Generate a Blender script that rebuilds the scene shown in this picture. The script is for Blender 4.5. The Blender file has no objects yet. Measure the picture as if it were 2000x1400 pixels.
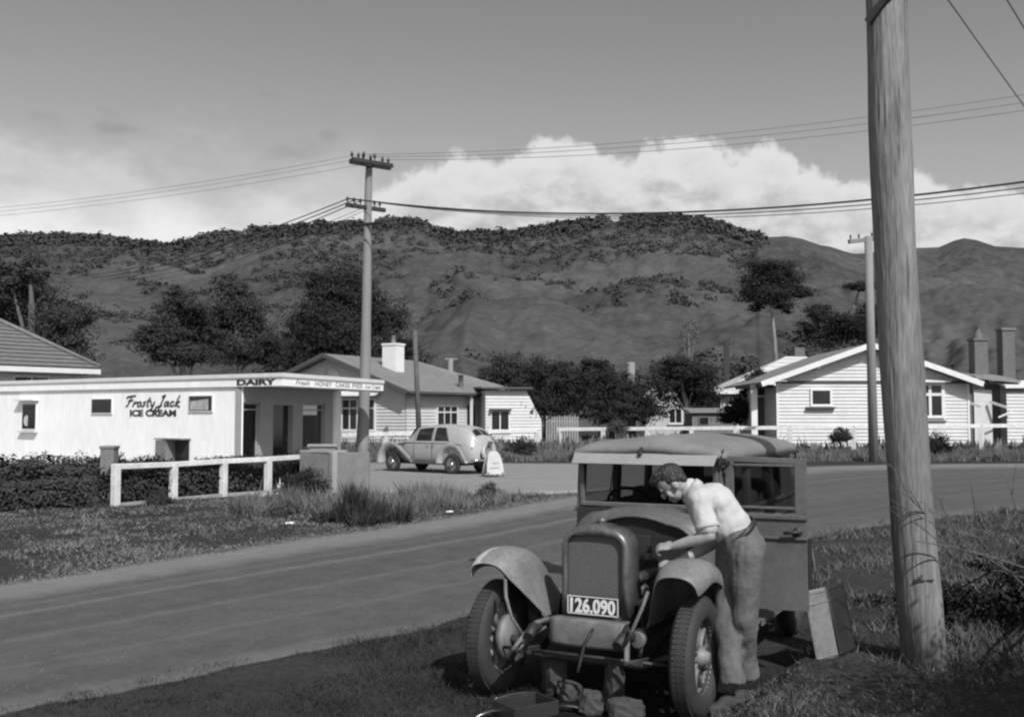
import bpy, math, random
import numpy as np
from math import sin, cos, tan, radians as R, pi, sqrt, atan2
from mathutils import Vector, Matrix, Euler, noise as mn

random.seed(7)
rng = np.random.default_rng(11)
SC = bpy.context.scene
COL = SC.collection

# ------------------------------------------------------------------ camera maths
EYE = 1.87
PITCH = R(3.09)
FP = 2000.0
def ray(px, py):
    x = (px - 1000) / FP
    z = (700 - py) / FP
    return Vector((x, cos(PITCH) - z * sin(PITCH), sin(PITCH) + z * cos(PITCH)))
def W(px, py, D):
    d = ray(px, py)
    return Vector((0, 0, EYE)) + d * (D / d.y)
def G(px, py, z=0.0):
    d = ray(px, py)
    return Vector((0, 0, EYE)) + d * ((z - EYE) / d.z)

# ------------------------------------------------------------------ materials
def g3(v): return (v, v, v, 1)
def new_mat(name):
    m = bpy.data.materials.new(name); m.use_nodes = True
    nt = m.node_tree
    return m, nt, nt.nodes['Principled BSDF']
def nd(nt, t, **k):
    n = nt.nodes.new(t)
    for a, b in k.items(): setattr(n, a, b)
    return n
def paint(name, v, rough=.6, var=.25, scale=6.0, bump=.0, bscale=40., metal=0., spec=.5, fine=.0, fscale=60., stretch=None, coat=0., cracks=0.):
    """grey material: broad stains + optional fine grain + optional bump"""
    m, nt, b = new_mat(name)
    tc = nd(nt, 'ShaderNodeTexCoord'); src = tc.outputs['Object']
    if stretch:
        mp = nd(nt, 'ShaderNodeMapping'); mp.inputs['Scale'].default_value = stretch
        nt.links.new(src, mp.inputs[0]); src = mp.outputs[0]
    n1 = nd(nt, 'ShaderNodeTexNoise'); n1.inputs['Scale'].default_value = scale; n1.inputs['Detail'].default_value = 6; n1.inputs['Roughness'].default_value = .65
    nt.links.new(src, n1.inputs['Vector'])
    r1 = nd(nt, 'ShaderNodeMapRange'); r1.inputs[1].default_value = .28; r1.inputs[2].default_value = .72
    r1.inputs[3].default_value = v * (1 - var); r1.inputs[4].default_value = v * (1 + var)
    nt.links.new(n1.outputs['Fac'], r1.inputs[0]); out = r1.outputs[0]
    if fine:
        n2 = nd(nt, 'ShaderNodeTexNoise'); n2.inputs['Scale'].default_value = fscale; n2.inputs['Detail'].default_value = 4
        nt.links.new(src, n2.inputs['Vector'])
        r2 = nd(nt, 'ShaderNodeMapRange'); r2.inputs[1].default_value = .3; r2.inputs[2].default_value = .7
        r2.inputs[3].default_value = 1 - fine; r2.inputs[4].default_value = 1 + fine
        nt.links.new(n2.outputs['Fac'], r2.inputs[0])
        mu = nd(nt, 'ShaderNodeMath', operation='MULTIPLY'); nt.links.new(out, mu.inputs[0]); nt.links.new(r2.outputs[0], mu.inputs[1]); out = mu.outputs[0]
    if cracks:                                             # drying checks along the grain
        mp2 = nd(nt, 'ShaderNodeMapping'); mp2.inputs['Scale'].default_value = (1, 1, .035); nt.links.new(tc.outputs['Object'], mp2.inputs[0])
        n4 = nd(nt, 'ShaderNodeTexNoise'); n4.inputs['Scale'].default_value = 26; n4.inputs['Detail'].default_value = 9; n4.inputs['Roughness'].default_value = .75
        nt.links.new(mp2.outputs[0], n4.inputs['Vector'])
        r4 = nd(nt, 'ShaderNodeMapRange'); r4.inputs[1].default_value = .36; r4.inputs[2].default_value = .43; r4.inputs[3].default_value = 1 - cracks; r4.inputs[4].default_value = 1
        nt.links.new(n4.outputs['Fac'], r4.inputs[0])
        mu4 = nd(nt, 'ShaderNodeMath', operation='MULTIPLY'); nt.links.new(out, mu4.inputs[0]); nt.links.new(r4.outputs[0], mu4.inputs[1]); out = mu4.outputs[0]
    nt.links.new(out, b.inputs['Base Color'])
    b.inputs['Roughness'].default_value = rough; b.inputs['Metallic'].default_value = metal
    b.inputs['Specular IOR Level'].default_value = spec
    b.inputs['Coat Weight'].default_value = coat
    if bump:
        nb = nd(nt, 'ShaderNodeTexNoise'); nb.inputs['Scale'].default_value = bscale; nb.inputs['Detail'].default_value = 5
        nt.links.new(src, nb.inputs['Vector'])
        bp = nd(nt, 'ShaderNodeBump'); bp.inputs['Strength'].default_value = bump; bp.inputs['Distance'].default_value = .02
        nt.links.new(nb.outputs['Fac'], bp.inputs['Height']); nt.links.new(bp.outputs[0], b.inputs['Normal'])
    return m
def glass(name, tr=.72, ior=1.5, rough=.03):
    m, nt, b = new_mat(name)
    nt.nodes.remove(b)
    o = nt.nodes['Material Output']
    t = nd(nt, 'ShaderNodeBsdfTransparent'); t.inputs[0].default_value = g3(tr)
    gl = nd(nt, 'ShaderNodeBsdfGlossy'); gl.inputs['Roughness'].default_value = rough; gl.inputs[0].default_value = g3(.8)
    fr = nd(nt, 'ShaderNodeFresnel'); fr.inputs[0].default_value = ior
    mx = nd(nt, 'ShaderNodeMixShader')
    nt.links.new(fr.outputs[0], mx.inputs[0]); nt.links.new(t.outputs[0], mx.inputs[1]); nt.links.new(gl.outputs[0], mx.inputs[2])
    nt.links.new(mx.outputs[0], o.inputs[0])
    return m

M = {}
M['white_wall'] = paint('white_wall', .87, .8, .06, 1.6, bump=.05, bscale=30, fine=.05, fscale=7, stretch=(1, 1, .3))
M['white_trim'] = paint('white_trim', .64, .6, .08, 3)
M['board'] = paint('board', .52, .6, .09, 1.2, fine=.08, fscale=14)
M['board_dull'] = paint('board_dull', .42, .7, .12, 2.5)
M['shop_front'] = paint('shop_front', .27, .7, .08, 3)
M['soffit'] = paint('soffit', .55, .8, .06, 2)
M['dark_win'] = paint('dark_win', .018, .12, .3, 2, spec=.5)
M['curtain'] = paint('curtain', .35, .9, .5, 9, stretch=(1, 1, .4))
M['roof_iron'] = paint('roof_iron', .2, .65, .14, 1.2, fine=.08, fscale=8)
M['roof_pale'] = paint('roof_pale', .5, .6, .1, 1.5)
M['roof_tile'] = paint('roof_tile', .15, .75, .16, 2.5, fine=.15, fscale=12)
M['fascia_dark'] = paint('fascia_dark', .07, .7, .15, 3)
M['chimney_white'] = paint('chimney_white', .66, .8, .08, 4)
M['concrete'] = paint('concrete', .165, .9, .2, 3, bump=.15, bscale=25, fine=.12, fscale=30)
M['concrete_pale'] = paint('concrete_pale', .28, .9, .15, 4)
M['black_letter'] = paint('black_letter', .035, .6, .1, 5)
M['grey_letter'] = paint('grey_letter', .22, .6, .2, 5)
M['fence_white'] = paint('fence_white', .6, .75, .16, 3.5, fine=.12, fscale=20)
M['pole_wood'] = paint('pole_wood', .19, .9, .34, 5, bump=.8, bscale=34, fine=.25, fscale=60, stretch=(1, 1, .12), spec=.12, cracks=.6)
M['pole_pale'] = paint('pole_pale', .2, .85, .2, 3, stretch=(1, 1, .1))
M['dark_timber'] = paint('dark_timber', .03, .8, .25, 6)
M['insulator'] = paint('insulator', .05, .35, .2, 5)
M['wire'] = paint('wire', .03, .6, .1, 3)
M['wire_pale'] = paint('wire_pale', .16, .5, .1, 3)
M['trunk'] = paint('trunk', .09, .9, .35, 4, bump=.4, bscale=12)
M['trunk_pale'] = paint('trunk_pale', .2, .9, .3, 3)
M['leaf_dark'] = paint('leaf_dark', .026, .85, .45, .9, spec=.1)
M['leaf_mid'] = paint('leaf_mid', .036, .85, .45, 1.2, spec=.1)
M['leaf_loose'] = paint('leaf_loose', .044, .85, .45, .9, spec=.1)
M['hedge_leaf'] = paint('hedge_leaf', .045, .8, .5, 3, spec=.1)
M['weed_leaf'] = paint('weed_leaf', .06, .75, .45, 3, spec=.2)
M['car_grey'] = paint('car_grey', .098, .5, .25, 3, fine=.12, fscale=25, spec=.5, bump=.03, bscale=14)
M['car_fender'] = paint('car_fender', .17, .48, .22, 3, fine=.16, fscale=40, spec=.5, bump=.05, bscale=10)
M['car_visor'] = paint('car_visor', .25, .6, .1, 3, fine=.06, fscale=30)
M['car_roof'] = paint('car_roof', .165, .8, .2, 4, bump=.15, bscale=10, fine=.1, fscale=60)
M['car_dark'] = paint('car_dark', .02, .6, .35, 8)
M['engine'] = paint('engine', .035, .55, .55, 14, metal=.2)
M['apron'] = paint('apron', .12, .65, .45, 9, bump=.1, bscale=20)
M['shell_metal'] = paint('shell_metal', .14, .4, .4, 6, metal=.5, fine=.2, fscale=30, bump=.04, bscale=25)
M['rubber'] = paint('rubber', .03, .8, .25, 7, bump=.1, bscale=30)
M['rim'] = paint('rim', .16, .55, .3, 9)
M['seat'] = paint('seat', .05, .8, .25, 9)
M['plate_black'] = paint('plate_black', .015, .5, .2, 9)
M['plate_white'] = paint('plate_white', .6, .5, .1, 9)
M['chrome'] = paint('chrome', .65, .18, .1, 5, metal=1)
M['glass'] = glass('glass', .5, 1.35)
M['shop_glass'] = glass('shop_glass', .6, 1.12, .35)
M['skin'] = paint('skin', .27, .55, .1, 12)
M['hair'] = paint('hair', .02, .5, .5, 60, stretch=(1, 1, .25), bump=.9, bscale=70)
M['shirt'] = paint('shirt', .43, .9, .08, 6, bump=.5, bscale=16)
M['trousers'] = paint('trousers', .10, .9, .35, 6, bump=.7, bscale=14, fine=.1, fscale=50)
M['belt'] = paint('belt', .02, .5, .2, 8)
M['shoe'] = paint('shoe', .035, .8, .3, 8)
M['sedan'] = paint('sedan', .35, .35, .08, 2, spec=.5, coat=.3)
M['stone'] = paint('stone', .05, .9, .35, 9, bump=.5, bscale=14)
M['paper'] = paint('paper', .7, .8, .06, 6)
M['tin'] = paint('tin', .4, .22, .3, 8, metal=.95)
M['brick'] = paint('brick', .12, .9, .2, 5)
M['twig'] = paint('twig', .1, .9, .3, 8)
M['grass_short'] = paint('grass_short', .034, .8, .55, 1.1, spec=.15, fine=.3, fscale=9)
M['grass_dry'] = paint('grass_dry', .105, .8, .45, 1.6, spec=.1, fine=.3, fscale=9)
M['grass_far'] = paint('grass_far', .135, .85, .5, .45, spec=.1, fine=.25, fscale=5)

def worn_paint(name):
    m = paint(name, .17, .5, .22, 3, fine=.16, fscale=40, spec=.45, bump=.06, bscale=10); nt = m.node_tree; b = nt.nodes['Principled BSDF']
    src = b.inputs['Base Color'].links[0].from_socket
    tc = nd(nt, 'ShaderNodeTexCoord'); sp = nd(nt, 'ShaderNodeSeparateXYZ'); nt.links.new(tc.outputs['Object'], sp.inputs[0])
    n = nd(nt, 'ShaderNodeTexNoise'); n.inputs['Scale'].default_value = 9; n.inputs['Detail'].default_value = 7; n.inputs['Roughness'].default_value = .7; nt.links.new(tc.outputs['Object'], n.inputs['Vector'])
    a = nd(nt, 'ShaderNodeMath', operation='MULTIPLY_ADD'); nt.links.new(n.outputs['Fac'], a.inputs[0]); a.inputs[1].default_value = -.12; nt.links.new(sp.outputs[0], a.inputs[2])
    r = nd(nt, 'ShaderNodeMapRange'); r.interpolation_type = 'SMOOTHSTEP'; nt.links.new(a.outputs[0], r.inputs[0])
    for i, q in enumerate((-.735, -.76, 1.0, 2.3)): r.inputs[i + 1].default_value = q
    mu = nd(nt, 'ShaderNodeMath', operation='MULTIPLY'); nt.links.new(src, mu.inputs[0]); nt.links.new(r.outputs[0], mu.inputs[1]); nt.links.new(mu.outputs[0], b.inputs['Base Color'])
    return m
M['fender_worn'] = worn_paint('fender_worn')
# ------------------------------------------------------------------ mesh builder
XF = {}          # local->world matrix of every thing
class MB:
    def __init__(s): s.v = []; s.f = []; s.sm = []
    def add(s, vs, fs, smooth=False):
        o = len(s.v); s.v += [Vector(p) for p in vs]; s.f += [[i + o for i in f] for f in fs]; s.sm += [smooth] * len(fs); return s
    def box(s, c, d, rot=None, taper=None):
        hx, hy, hz = d[0] / 2, d[1] / 2, d[2] / 2
        vs = [Vector((x * hx * (taper if (taper and z > 0) else 1), y * hy * (taper if (taper and z > 0) else 1), z * hz)) for z in (-1, 1) for y in (-1, 1) for x in (-1, 1)]
        if rot is not None:
            m = rot if isinstance(rot, Matrix) else Euler(rot).to_matrix()
            vs = [m @ p for p in vs]
        c = Vector(c)
        return s.add([p + c for p in vs], [(0, 2, 3, 1), (4, 5, 7, 6), (0, 1, 5, 4), (2, 6, 7, 3), (0, 4, 6, 2), (1, 3, 7, 5)])
    def bar(s, a, b, w, t, up=(0, 0, 1)):
        """box beam from a to b, width w across, thickness t along up"""
        a = Vector(a); b = Vector(b); d = (b - a).normalized(); u = Vector(up)
        side = d.cross(u).normalized(); u2 = side.cross(d).normalized()
        vs = []
        for p in (a, b):
            for (i, j) in ((-1, -1), (1, -1), (1, 1), (-1, 1)):
                vs.append(p + side * (i * w / 2) + u2 * (j * t / 2))
        return s.add(vs, [(3, 2, 1, 0), (4, 5, 6, 7), (0, 1, 5, 4), (1, 2, 6, 5), (2, 3, 7, 6), (3, 0, 4, 7)])
    def tube(s, pts, rad, n=10, cap=True, smooth=True, closed=False):
        pts = [Vector(p) for p in pts]; k = len(pts)
        if not hasattr(rad, '__len__'): rad = [rad] * k
        vs = []; ref = None
        for i, p in enumerate(pts):
            if closed: t = (pts[(i + 1) % k] - pts[i - 1]).normalized()
            else: t = (pts[min(i + 1, k - 1)] - pts[max(i - 1, 0)]).normalized()
            if ref is None: ref = Vector((0, 0, 1)) if abs(t.z) < .9 else Vector((1, 0, 0))
            x = t.cross(ref).normalized(); y = x.cross(t).normalized(); ref = y
            for j in range(n):
                a = 2 * pi * j / n
                vs.append(p + (x * cos(a) + y * sin(a)) * rad[i])
        fs = []
        for i in range(k if closed else k - 1):
            i2 = (i + 1) % k
            for j in range(n):
                j2 = (j + 1) % n
                fs.append((i * n + j, i * n + j2, i2 * n + j2, i2 * n + j))
        s.add(vs, fs, smooth)
        if cap and not closed:
            o = len(s.v) - len(vs)
            s.f.append([o + j for j in range(n)][::-1]); s.f.append([o + (k - 1) * n + j for j in range(n)]); s.sm += [False, False]
        return s
    def lathe(s, prof, axis_o, axis, n=24, smooth=True, closed=False):
        """prof: list of (r, h) ; revolved about axis through axis_o"""
        a = Vector(axis).normalized(); ref = Vector((0, 0, 1)) if abs(a.z) < .9 else Vector((1, 0, 0))
        x = a.cross(ref).normalized(); y = a.cross(x).normalized(); o = Vector(axis_o)
        vs = [o + a * h + (x * cos(2 * pi * j / n) + y * sin(2 * pi * j / n)) * r for (r, h) in prof for j in range(n)]
        k = len(prof); fs = []
        for i in range(k if closed else k - 1):
            i2 = (i + 1) % k
            for j in range(n):
                j2 = (j + 1) % n
                fs.append((i * n + j, i2 * n + j, i2 * n + j2, i * n + j2))
        return s.add(vs, fs, smooth)
    def ball(s, c, r, nu=12, nv=8, rot=None):
        if not hasattr(r, '__len__'): r = (r, r, r)
        vs = []; c = Vector(c)
        for i in range(nv + 1):
            th = pi * i / nv
            for j in range(nu):
                ph = 2 * pi * j / nu
                p = Vector((r[0] * sin(th) * cos(ph), r[1] * sin(th) * sin(ph), r[2] * cos(th)))
                if rot is not None: p = rot @ p
                vs.append(c + p)
        fs = []
        for i in range(nv):
            for j in range(nu):
                j2 = (j + 1) % nu
                fs.append((i * nu + j, (i + 1) * nu + j, (i + 1) * nu + j2, i * nu + j2))
        return s.add(vs, fs, True)
    def prism(s, poly, d, smooth=False):
        """closed planar polygon (3D points) extruded by vector d"""
        p = [Vector(q) for q in poly]; d = Vector(d); k = len(p)
        fs = [tuple(range(k))[::-1], tuple(range(k, 2 * k))] + [(i, (i + 1) % k, k + (i + 1) % k, k + i) for i in range(k)]
        return s.add(p + [q + d for q in p], fs, smooth)
    def grid(s, rows, smooth=True, close_u=False):
        nr = len(rows); nc = len(rows[0]); fs = []
        for i in range(nr - 1):
            for j in range(nc if close_u else nc - 1):
                j2 = (j + 1) % nc
                fs.append((i * nc + j, i * nc + j2, (i + 1) * nc + j2, (i + 1) * nc + j))
        return s.add([p for r in rows for p in r], fs, smooth)
    def lap(s, o, u, v, n, poly, pitch=.16, lip=.022):
        """lapped boards / tile courses filling a convex polygon given in (u,v) coordinates"""
        o = Vector(o); u = Vector(u); v = Vector(v); n = Vector(n)
        def span(h):
            xs = []
            for i in range(len(poly)):
                a = poly[i]; b = poly[(i + 1) % len(poly)]
                if (a[1] - h) * (b[1] - h) <= 0 and abs(a[1] - b[1]) > 1e-6:
                    t = (h - a[1]) / (b[1] - a[1]); xs.append(a[0] + t * (b[0] - a[0]))
            return (min(xs), max(xs)) if xs else None
        lo = min(p[1] for p in poly); hi = max(p[1] for p in poly); h = lo
        while h < hi - 1e-4:
            h2 = min(h + pitch, hi)
            a = span(h + 1e-5); b = span(h2 - 1e-5)
            if a and b:
                P = lambda uu, vv, q: o + u * uu + v * vv + n * q
                s.add([P(a[0], h, lip), P(a[1], h, lip), P(b[1], h2, .002), P(b[0], h2, .002), P(a[0], h, 0), P(a[1], h, 0)],
                      [(0, 1, 2, 3), (4, 5, 1, 0)])
            h = h2
        return s
    def build(s, name, m, parent=None, local=False, bevel=0, seg=2, subd=0, solid=0):
        vs = s.v
        if parent is not None and not local:
            inv = XF[parent.name].inverted(); vs = [inv @ p for p in vs]
        me = bpy.data.meshes.new(name)
        me.from_pydata([tuple(p) for p in vs], [], [list(f) for f in s.f])
        me.polygons.foreach_set('use_smooth', s.sm)
        me.materials.append(M[m] if isinstance(m, str) else m)
        me.update()
        o = bpy.data.objects.new(name, me); COL.objects.link(o)
        if parent is not None:
            o.parent = parent; XF[o.name] = XF[parent.name].copy()
        else: XF[o.name] = Matrix.Identity(4)
        if solid:
            k = o.modifiers.new('Solid', 'SOLIDIFY'); k.thickness = solid; k.offset = 0
        if bevel:
            k = o.modifiers.new('Bevel', 'BEVEL'); k.width = bevel; k.segments = seg; k.limit_method = 'ANGLE'; k.angle_limit = R(40)
        if subd:
            k = o.modifiers.new('Sub', 'SUBSURF'); k.levels = subd; k.render_levels = subd
        return o

def quads(name, V, m, parent=None, uvsmooth=False):
    """V: (n,k,3) array of separate k-gons -> one mesh"""
    n, k, _ = V.shape
    V = V.reshape(-1, 3)
    if parent is not None:
        inv = np.array(XF[parent.name].inverted()); V = V @ inv[:3, :3].T + inv[:3, 3]
    me = bpy.data.meshes.new(name)
    me.vertices.add(n * k); me.vertices.foreach_set('co', V.astype(np.float32).ravel())
    me.loops.add(n * k); me.loops.foreach_set('vertex_index', np.arange(n * k, dtype=np.int32))
    me.polygons.add(n); me.polygons.foreach_set('loop_start', np.arange(0, n * k, k, dtype=np.int32))
    me.update(calc_edges=True)
    me.materials.append(M[m] if isinstance(m, str) else m)
    o = bpy.data.objects.new(name, me); COL.objects.link(o)
    if parent is not None: o.parent = parent; XF[o.name] = XF[parent.name].copy()
    else: XF[o.name] = Matrix.Identity(4)
    return o

def thing(name, label, cat, loc=(0, 0, 0), rz=0.0, group=None):
    o = bpy.data.objects.new(name, None); COL.objects.link(o)
    o.empty_display_size = .2
    o.location = loc; o.rotation_euler = (0, 0, rz)
    o['label'] = label; o['category'] = cat
    if group: o['group'] = group
    XF[o.name] = Matrix.Translation(Vector(loc)) @ Matrix.Rotation(rz, 4, 'Z')
    return o
def tag(o, label, cat, group=None, kind=None):
    o['label'] = label; o['category'] = cat
    if group: o['group'] = group
    if kind: o['kind'] = kind
    return o
def struct(o): o['kind'] = 'structure'; return o

def text_mesh(name, s, size, m, parent, o, u, v, n, extrude=.006, shear=0., offset=0., width=None, local=False):
    """lettering: baseline start o, reading direction u, up v, facing n (world or local vectors)"""
    c = bpy.data.curves.new(name, 'FONT'); c.body = s; c.size = size; c.extrude = extrude; c.shear = shear; c.offset = offset
    c.resolution_u = 3
    t = bpy.data.objects.new(name, c); COL.objects.link(t)
    dg = bpy.context.evaluated_depsgraph_get()
    me = bpy.data.meshes.new_from_object(t.evaluated_get(dg))
    COL.objects.unlink(t); bpy.data.objects.remove(t)
    xs = [p.co.x for p in me.vertices]; x0, x1 = min(xs), max(xs)
    k = (width / (x1 - x0)) if width else 1.
    o = Vector(o); u = Vector(u).normalized(); v = Vector(v).normalized(); n = Vector(n).normalized()
    inv = Matrix.Identity(4) if local else XF[parent.name].inverted()
    for p in me.vertices:
        q = p.co.copy(); p.co = inv @ (o + u * ((q.x - x0) * k) + v * q.y + n * q.z)
    me.materials.clear(); me.materials.append(M[m]); me.update()
    ob = bpy.data.objects.new(name, me); COL.objects.link(ob); ob.parent = parent; XF[ob.name] = XF[parent.name].copy()
    return ob

def blob(name, mb, voxel, m, parent, smooth=6, factor=.5, disp=0., dscale=8.):
    """one continuous organic surface: voxel union of the overlapping solids in mb"""
    inv = XF[parent.name].inverted()
    me = bpy.data.meshes.new(name); me.from_pydata([tuple(inv @ p) for p in mb.v], [], [list(f) for f in mb.f]); me.update()
    o = bpy.data.objects.new(name, me); COL.objects.link(o)
    k = o.modifiers.new('R', 'REMESH'); k.mode = 'VOXEL'; k.voxel_size = voxel; k.use_smooth_shade = True
    if smooth:
        k = o.modifiers.new('S', 'SMOOTH'); k.iterations = smooth; k.factor = factor
    dg = bpy.context.evaluated_depsgraph_get()
    me2 = bpy.data.meshes.new_from_object(o.evaluated_get(dg))
    COL.objects.unlink(o); bpy.data.objects.remove(o)
    if disp:
        ns = [p.normal.copy() for p in me2.vertices]
        for p, nn in zip(me2.vertices, ns):
            a = mn.noise(Vector((p.co.x * dscale, p.co.y * dscale, p.co.z * dscale * .5)))
            b = mn.noise(Vector((p.co.x * dscale * 2.3 + 5, p.co.y * dscale * 2.3, p.co.z * dscale)))
            p.co += nn * (disp * (a + .5 * b))
    me2.name = name
    me2.polygons.foreach_set('use_smooth', [True] * len(me2.polygons))
    me2.materials.clear(); me2.materials.append(M[m]); me2.update()
    ob = bpy.data.objects.new(name, me2); COL.objects.link(ob); ob.parent = parent; XF[ob.name] = XF[parent.name].copy()
    return ob

def dup(root, mat):
    """copy of a thing with its parts and sub-parts"""
    def rec(o, par):
        c = o.copy(); COL.objects.link(c)
        if par is not None: c.parent = par
        for ch in list(o.children): rec(ch, c)
        return c
    c = rec(root, None)
    c.matrix_basis = mat
    return c
SKY_GAIN = 1.12
HILL_LO, HILL_HI = .044, .098
# ================================================================== light and sky
SUN_AZ, SUN_EL = R(23), R(44)          # azimuth measured to the right of straight behind the camera
SUN_DIR = Vector((sin(SUN_AZ) * cos(SUN_EL), -cos(SUN_AZ) * cos(SUN_EL), sin(SUN_EL)))
sl = bpy.data.lights.new('sun', 'SUN'); sl.energy = 4.4; sl.angle = R(.5); sl.color = (1, 1, 1)
so = bpy.data.objects.new('sun', sl); COL.objects.link(so)
so.rotation_euler = (-SUN_DIR).to_track_quat('-Z', 'Y').to_euler(); so.location = SUN_DIR * 60

wd = bpy.data.worlds.new('World'); SC.world = wd; wd.use_nodes = True
nt = wd.node_tree; nt.nodes.clear()
out = nd(nt, 'ShaderNodeOutputWorld'); bg = nd(nt, 'ShaderNodeBackground'); bg.inputs[1].default_value = .1
nt.links.new(bg.outputs[0], out.inputs[0])
sky = nd(nt, 'ShaderNodeTexSky', sky_type='NISHITA'); sky.sun_disc = False
sky.sun_elevation = SUN_EL; sky.sun_rotation = R(180) - SUN_AZ; sky.dust_density = 2.0
bw = nd(nt, 'ShaderNodeRGBToBW'); nt.links.new(sky.outputs[0], bw.inputs[0])
def mth(op, a, b=None, c=None, clamp=False):
    n = nd(nt, 'ShaderNodeMath', operation=op); n.use_clamp = clamp
    for i, x in enumerate((a, b, c)):
        if x is None: continue
        if isinstance(x, (int, float)): n.inputs[i].default_value = x
        else: nt.links.new(x, n.inputs[i])
    return n.outputs[0]
def rng_(x, a, b, c=0., d=1., smooth=True):
    n = nd(nt, 'ShaderNodeMapRange'); n.interpolation_type = 'SMOOTHSTEP' if smooth else 'LINEAR'
    nt.links.new(x, n.inputs[0])
    for i, q in enumerate((a, b, c, d)): n.inputs[i + 1].default_value = q
    return n.outputs[0]
tc = nd(nt, 'ShaderNodeTexCoord'); sp = nd(nt, 'ShaderNodeSeparateXYZ'); nt.links.new(tc.outputs['Generated'], sp.inputs[0])
X, Y, Z = sp.outputs
az = mth('ARCTAN2', X, Y)                   # azimuth to the right of +Y
el = mth('ARCSINE', Z)
vec = nd(nt, 'ShaderNodeCombineXYZ'); nt.links.new(az, vec.inputs[0]); nt.links.new(el, vec.inputs[1])
def noise2(scale, detail, rough, off=0., sy=1.):
    mp = nd(nt, 'ShaderNodeMapping'); mp.inputs['Location'].default_value = (off, off * .7, 0); mp.inputs['Scale'].default_value = (1, sy, 1)
    nt.links.new(vec.outputs[0], mp.inputs[0])
    n = nd(nt, 'ShaderNodeTexNoise'); n.inputs['Scale'].default_value = scale; n.inputs['Detail'].default_value = detail; n.inputs['Roughness'].default_value = rough
    nt.links.new(mp.outputs[0], n.inputs['Vector']); return n.outputs['Fac']
# base sky: the Nishita sky as black-and-white film saw it (blue held back), paler towards the horizon
base = mth('MULTIPLY', bw.outputs[0], SKY_GAIN)
hz = rng_(el, .40, .10, 0, 1)
base = mth('MULTIPLY_ADD', hz, .9, base)
# cumulus bank: top line as a curve of azimuth, broken by noise
fc = nd(nt, 'ShaderNodeFloatCurve'); cu = fc.mapping.curves[0]
def azv(px): return (math.atan((px - 1000) / FP) + .6) / 1.2
def elv(py): return (math.atan((808 - py) / FP)) / .6
prof = [(420, 500), (520, 440), (600, 420), (680, 400), (760, 352), (830, 312), (880, 300), (960, 300), (1020, 278), (1150, 268), (1180, 300), (1240, 308), (1256, 274), (1320, 262), (1400, 286), (1440, 310), (1510, 298), (1570, 325), (1640, 362), (1720, 372), (1800, 360), (1900, 395), (2000, 400)]
pts = cu.points
pts[0].location = (0, elv(640)); pts[1].location = (1, elv(640))
for a, b in prof: pts.new(azv(a), elv(b))
fc.mapping.use_clip = False
fc.mapping.update()
azn = mth('MULTIPLY_ADD', az, 1 / 1.2, .5); nt.links.new(azn, fc.inputs['Value'])
top = mth('MULTIPLY', fc.outputs[0], .6)
n_big = noise2(22, 7, .6); n_fine = noise2(70, 5, .6, 3.1)
edge = mth('ADD', mth('MULTIPLY_ADD', n_big, .06, -.03), mth('MULTIPLY_ADD', n_fine, .016, -.008))
dist = mth('SUBTRACT', mth('ADD', top, edge), el)      # positive inside the bank
mask = rng_(dist, -.003, .010)
shade = rng_(noise2(24, 8, .62, 7.7, 1.7), .34, .66, 0, 1)
rim = rng_(dist, .008, .06, 0, 1)
cl = mth('MULTIPLY_ADD', mth('MULTIPLY', shade, rim), -2.6, 7.5)
# thin veil low on the left
veil = mth('MULTIPLY', rng_(az, .0, -.26), rng_(mth('ADD', el, mth('MULTIPLY_ADD', noise2(9, 6, .6, 1.3, 1.7), .22, -.11)), .27, .10))
smudge = mth('MULTIPLY', rng_(noise2(13, 4, .5, 5.2, 2.2), .55, .74), mth('MULTIPLY', rng_(az, -.05, -.2), mth('MULTIPLY', rng_(el, .17, .23), rng_(el, .36, .28))))
b2 = mth('ADD', base, mth('MULTIPLY', veil, 3.9))
b2 = mth('MULTIPLY', b2, mth('MULTIPLY_ADD', smudge, -.16, 1.0))
mixv = mth('ADD', mth('MULTIPLY', b2, mth('SUBTRACT', 1.0, mask)), mth('MULTIPLY', cl, mask))
nt.links.new(mixv, bg.inputs[0])

# ================================================================== camera
cd = bpy.data.cameras.new('camera'); co = bpy.data.objects.new('camera', cd); COL.objects.link(co)
cd.sensor_width = 36; cd.lens = 36; cd.clip_end = 6000; cd.clip_start = .05
co.location = (0, 0, EYE); co.rotation_euler = (R(90) + PITCH, 0, 0)
SC.camera = co
SC.view_settings.view_transform = 'Standard'; SC.view_settings.look = 'None'
SC.view_settings.exposure = 0; SC.view_settings.gamma = 1
SC.cycles.filter_width = 2.3; SC.cycles.max_bounces = 6; SC.cycles.transparent_max_bounces = 12

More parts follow.
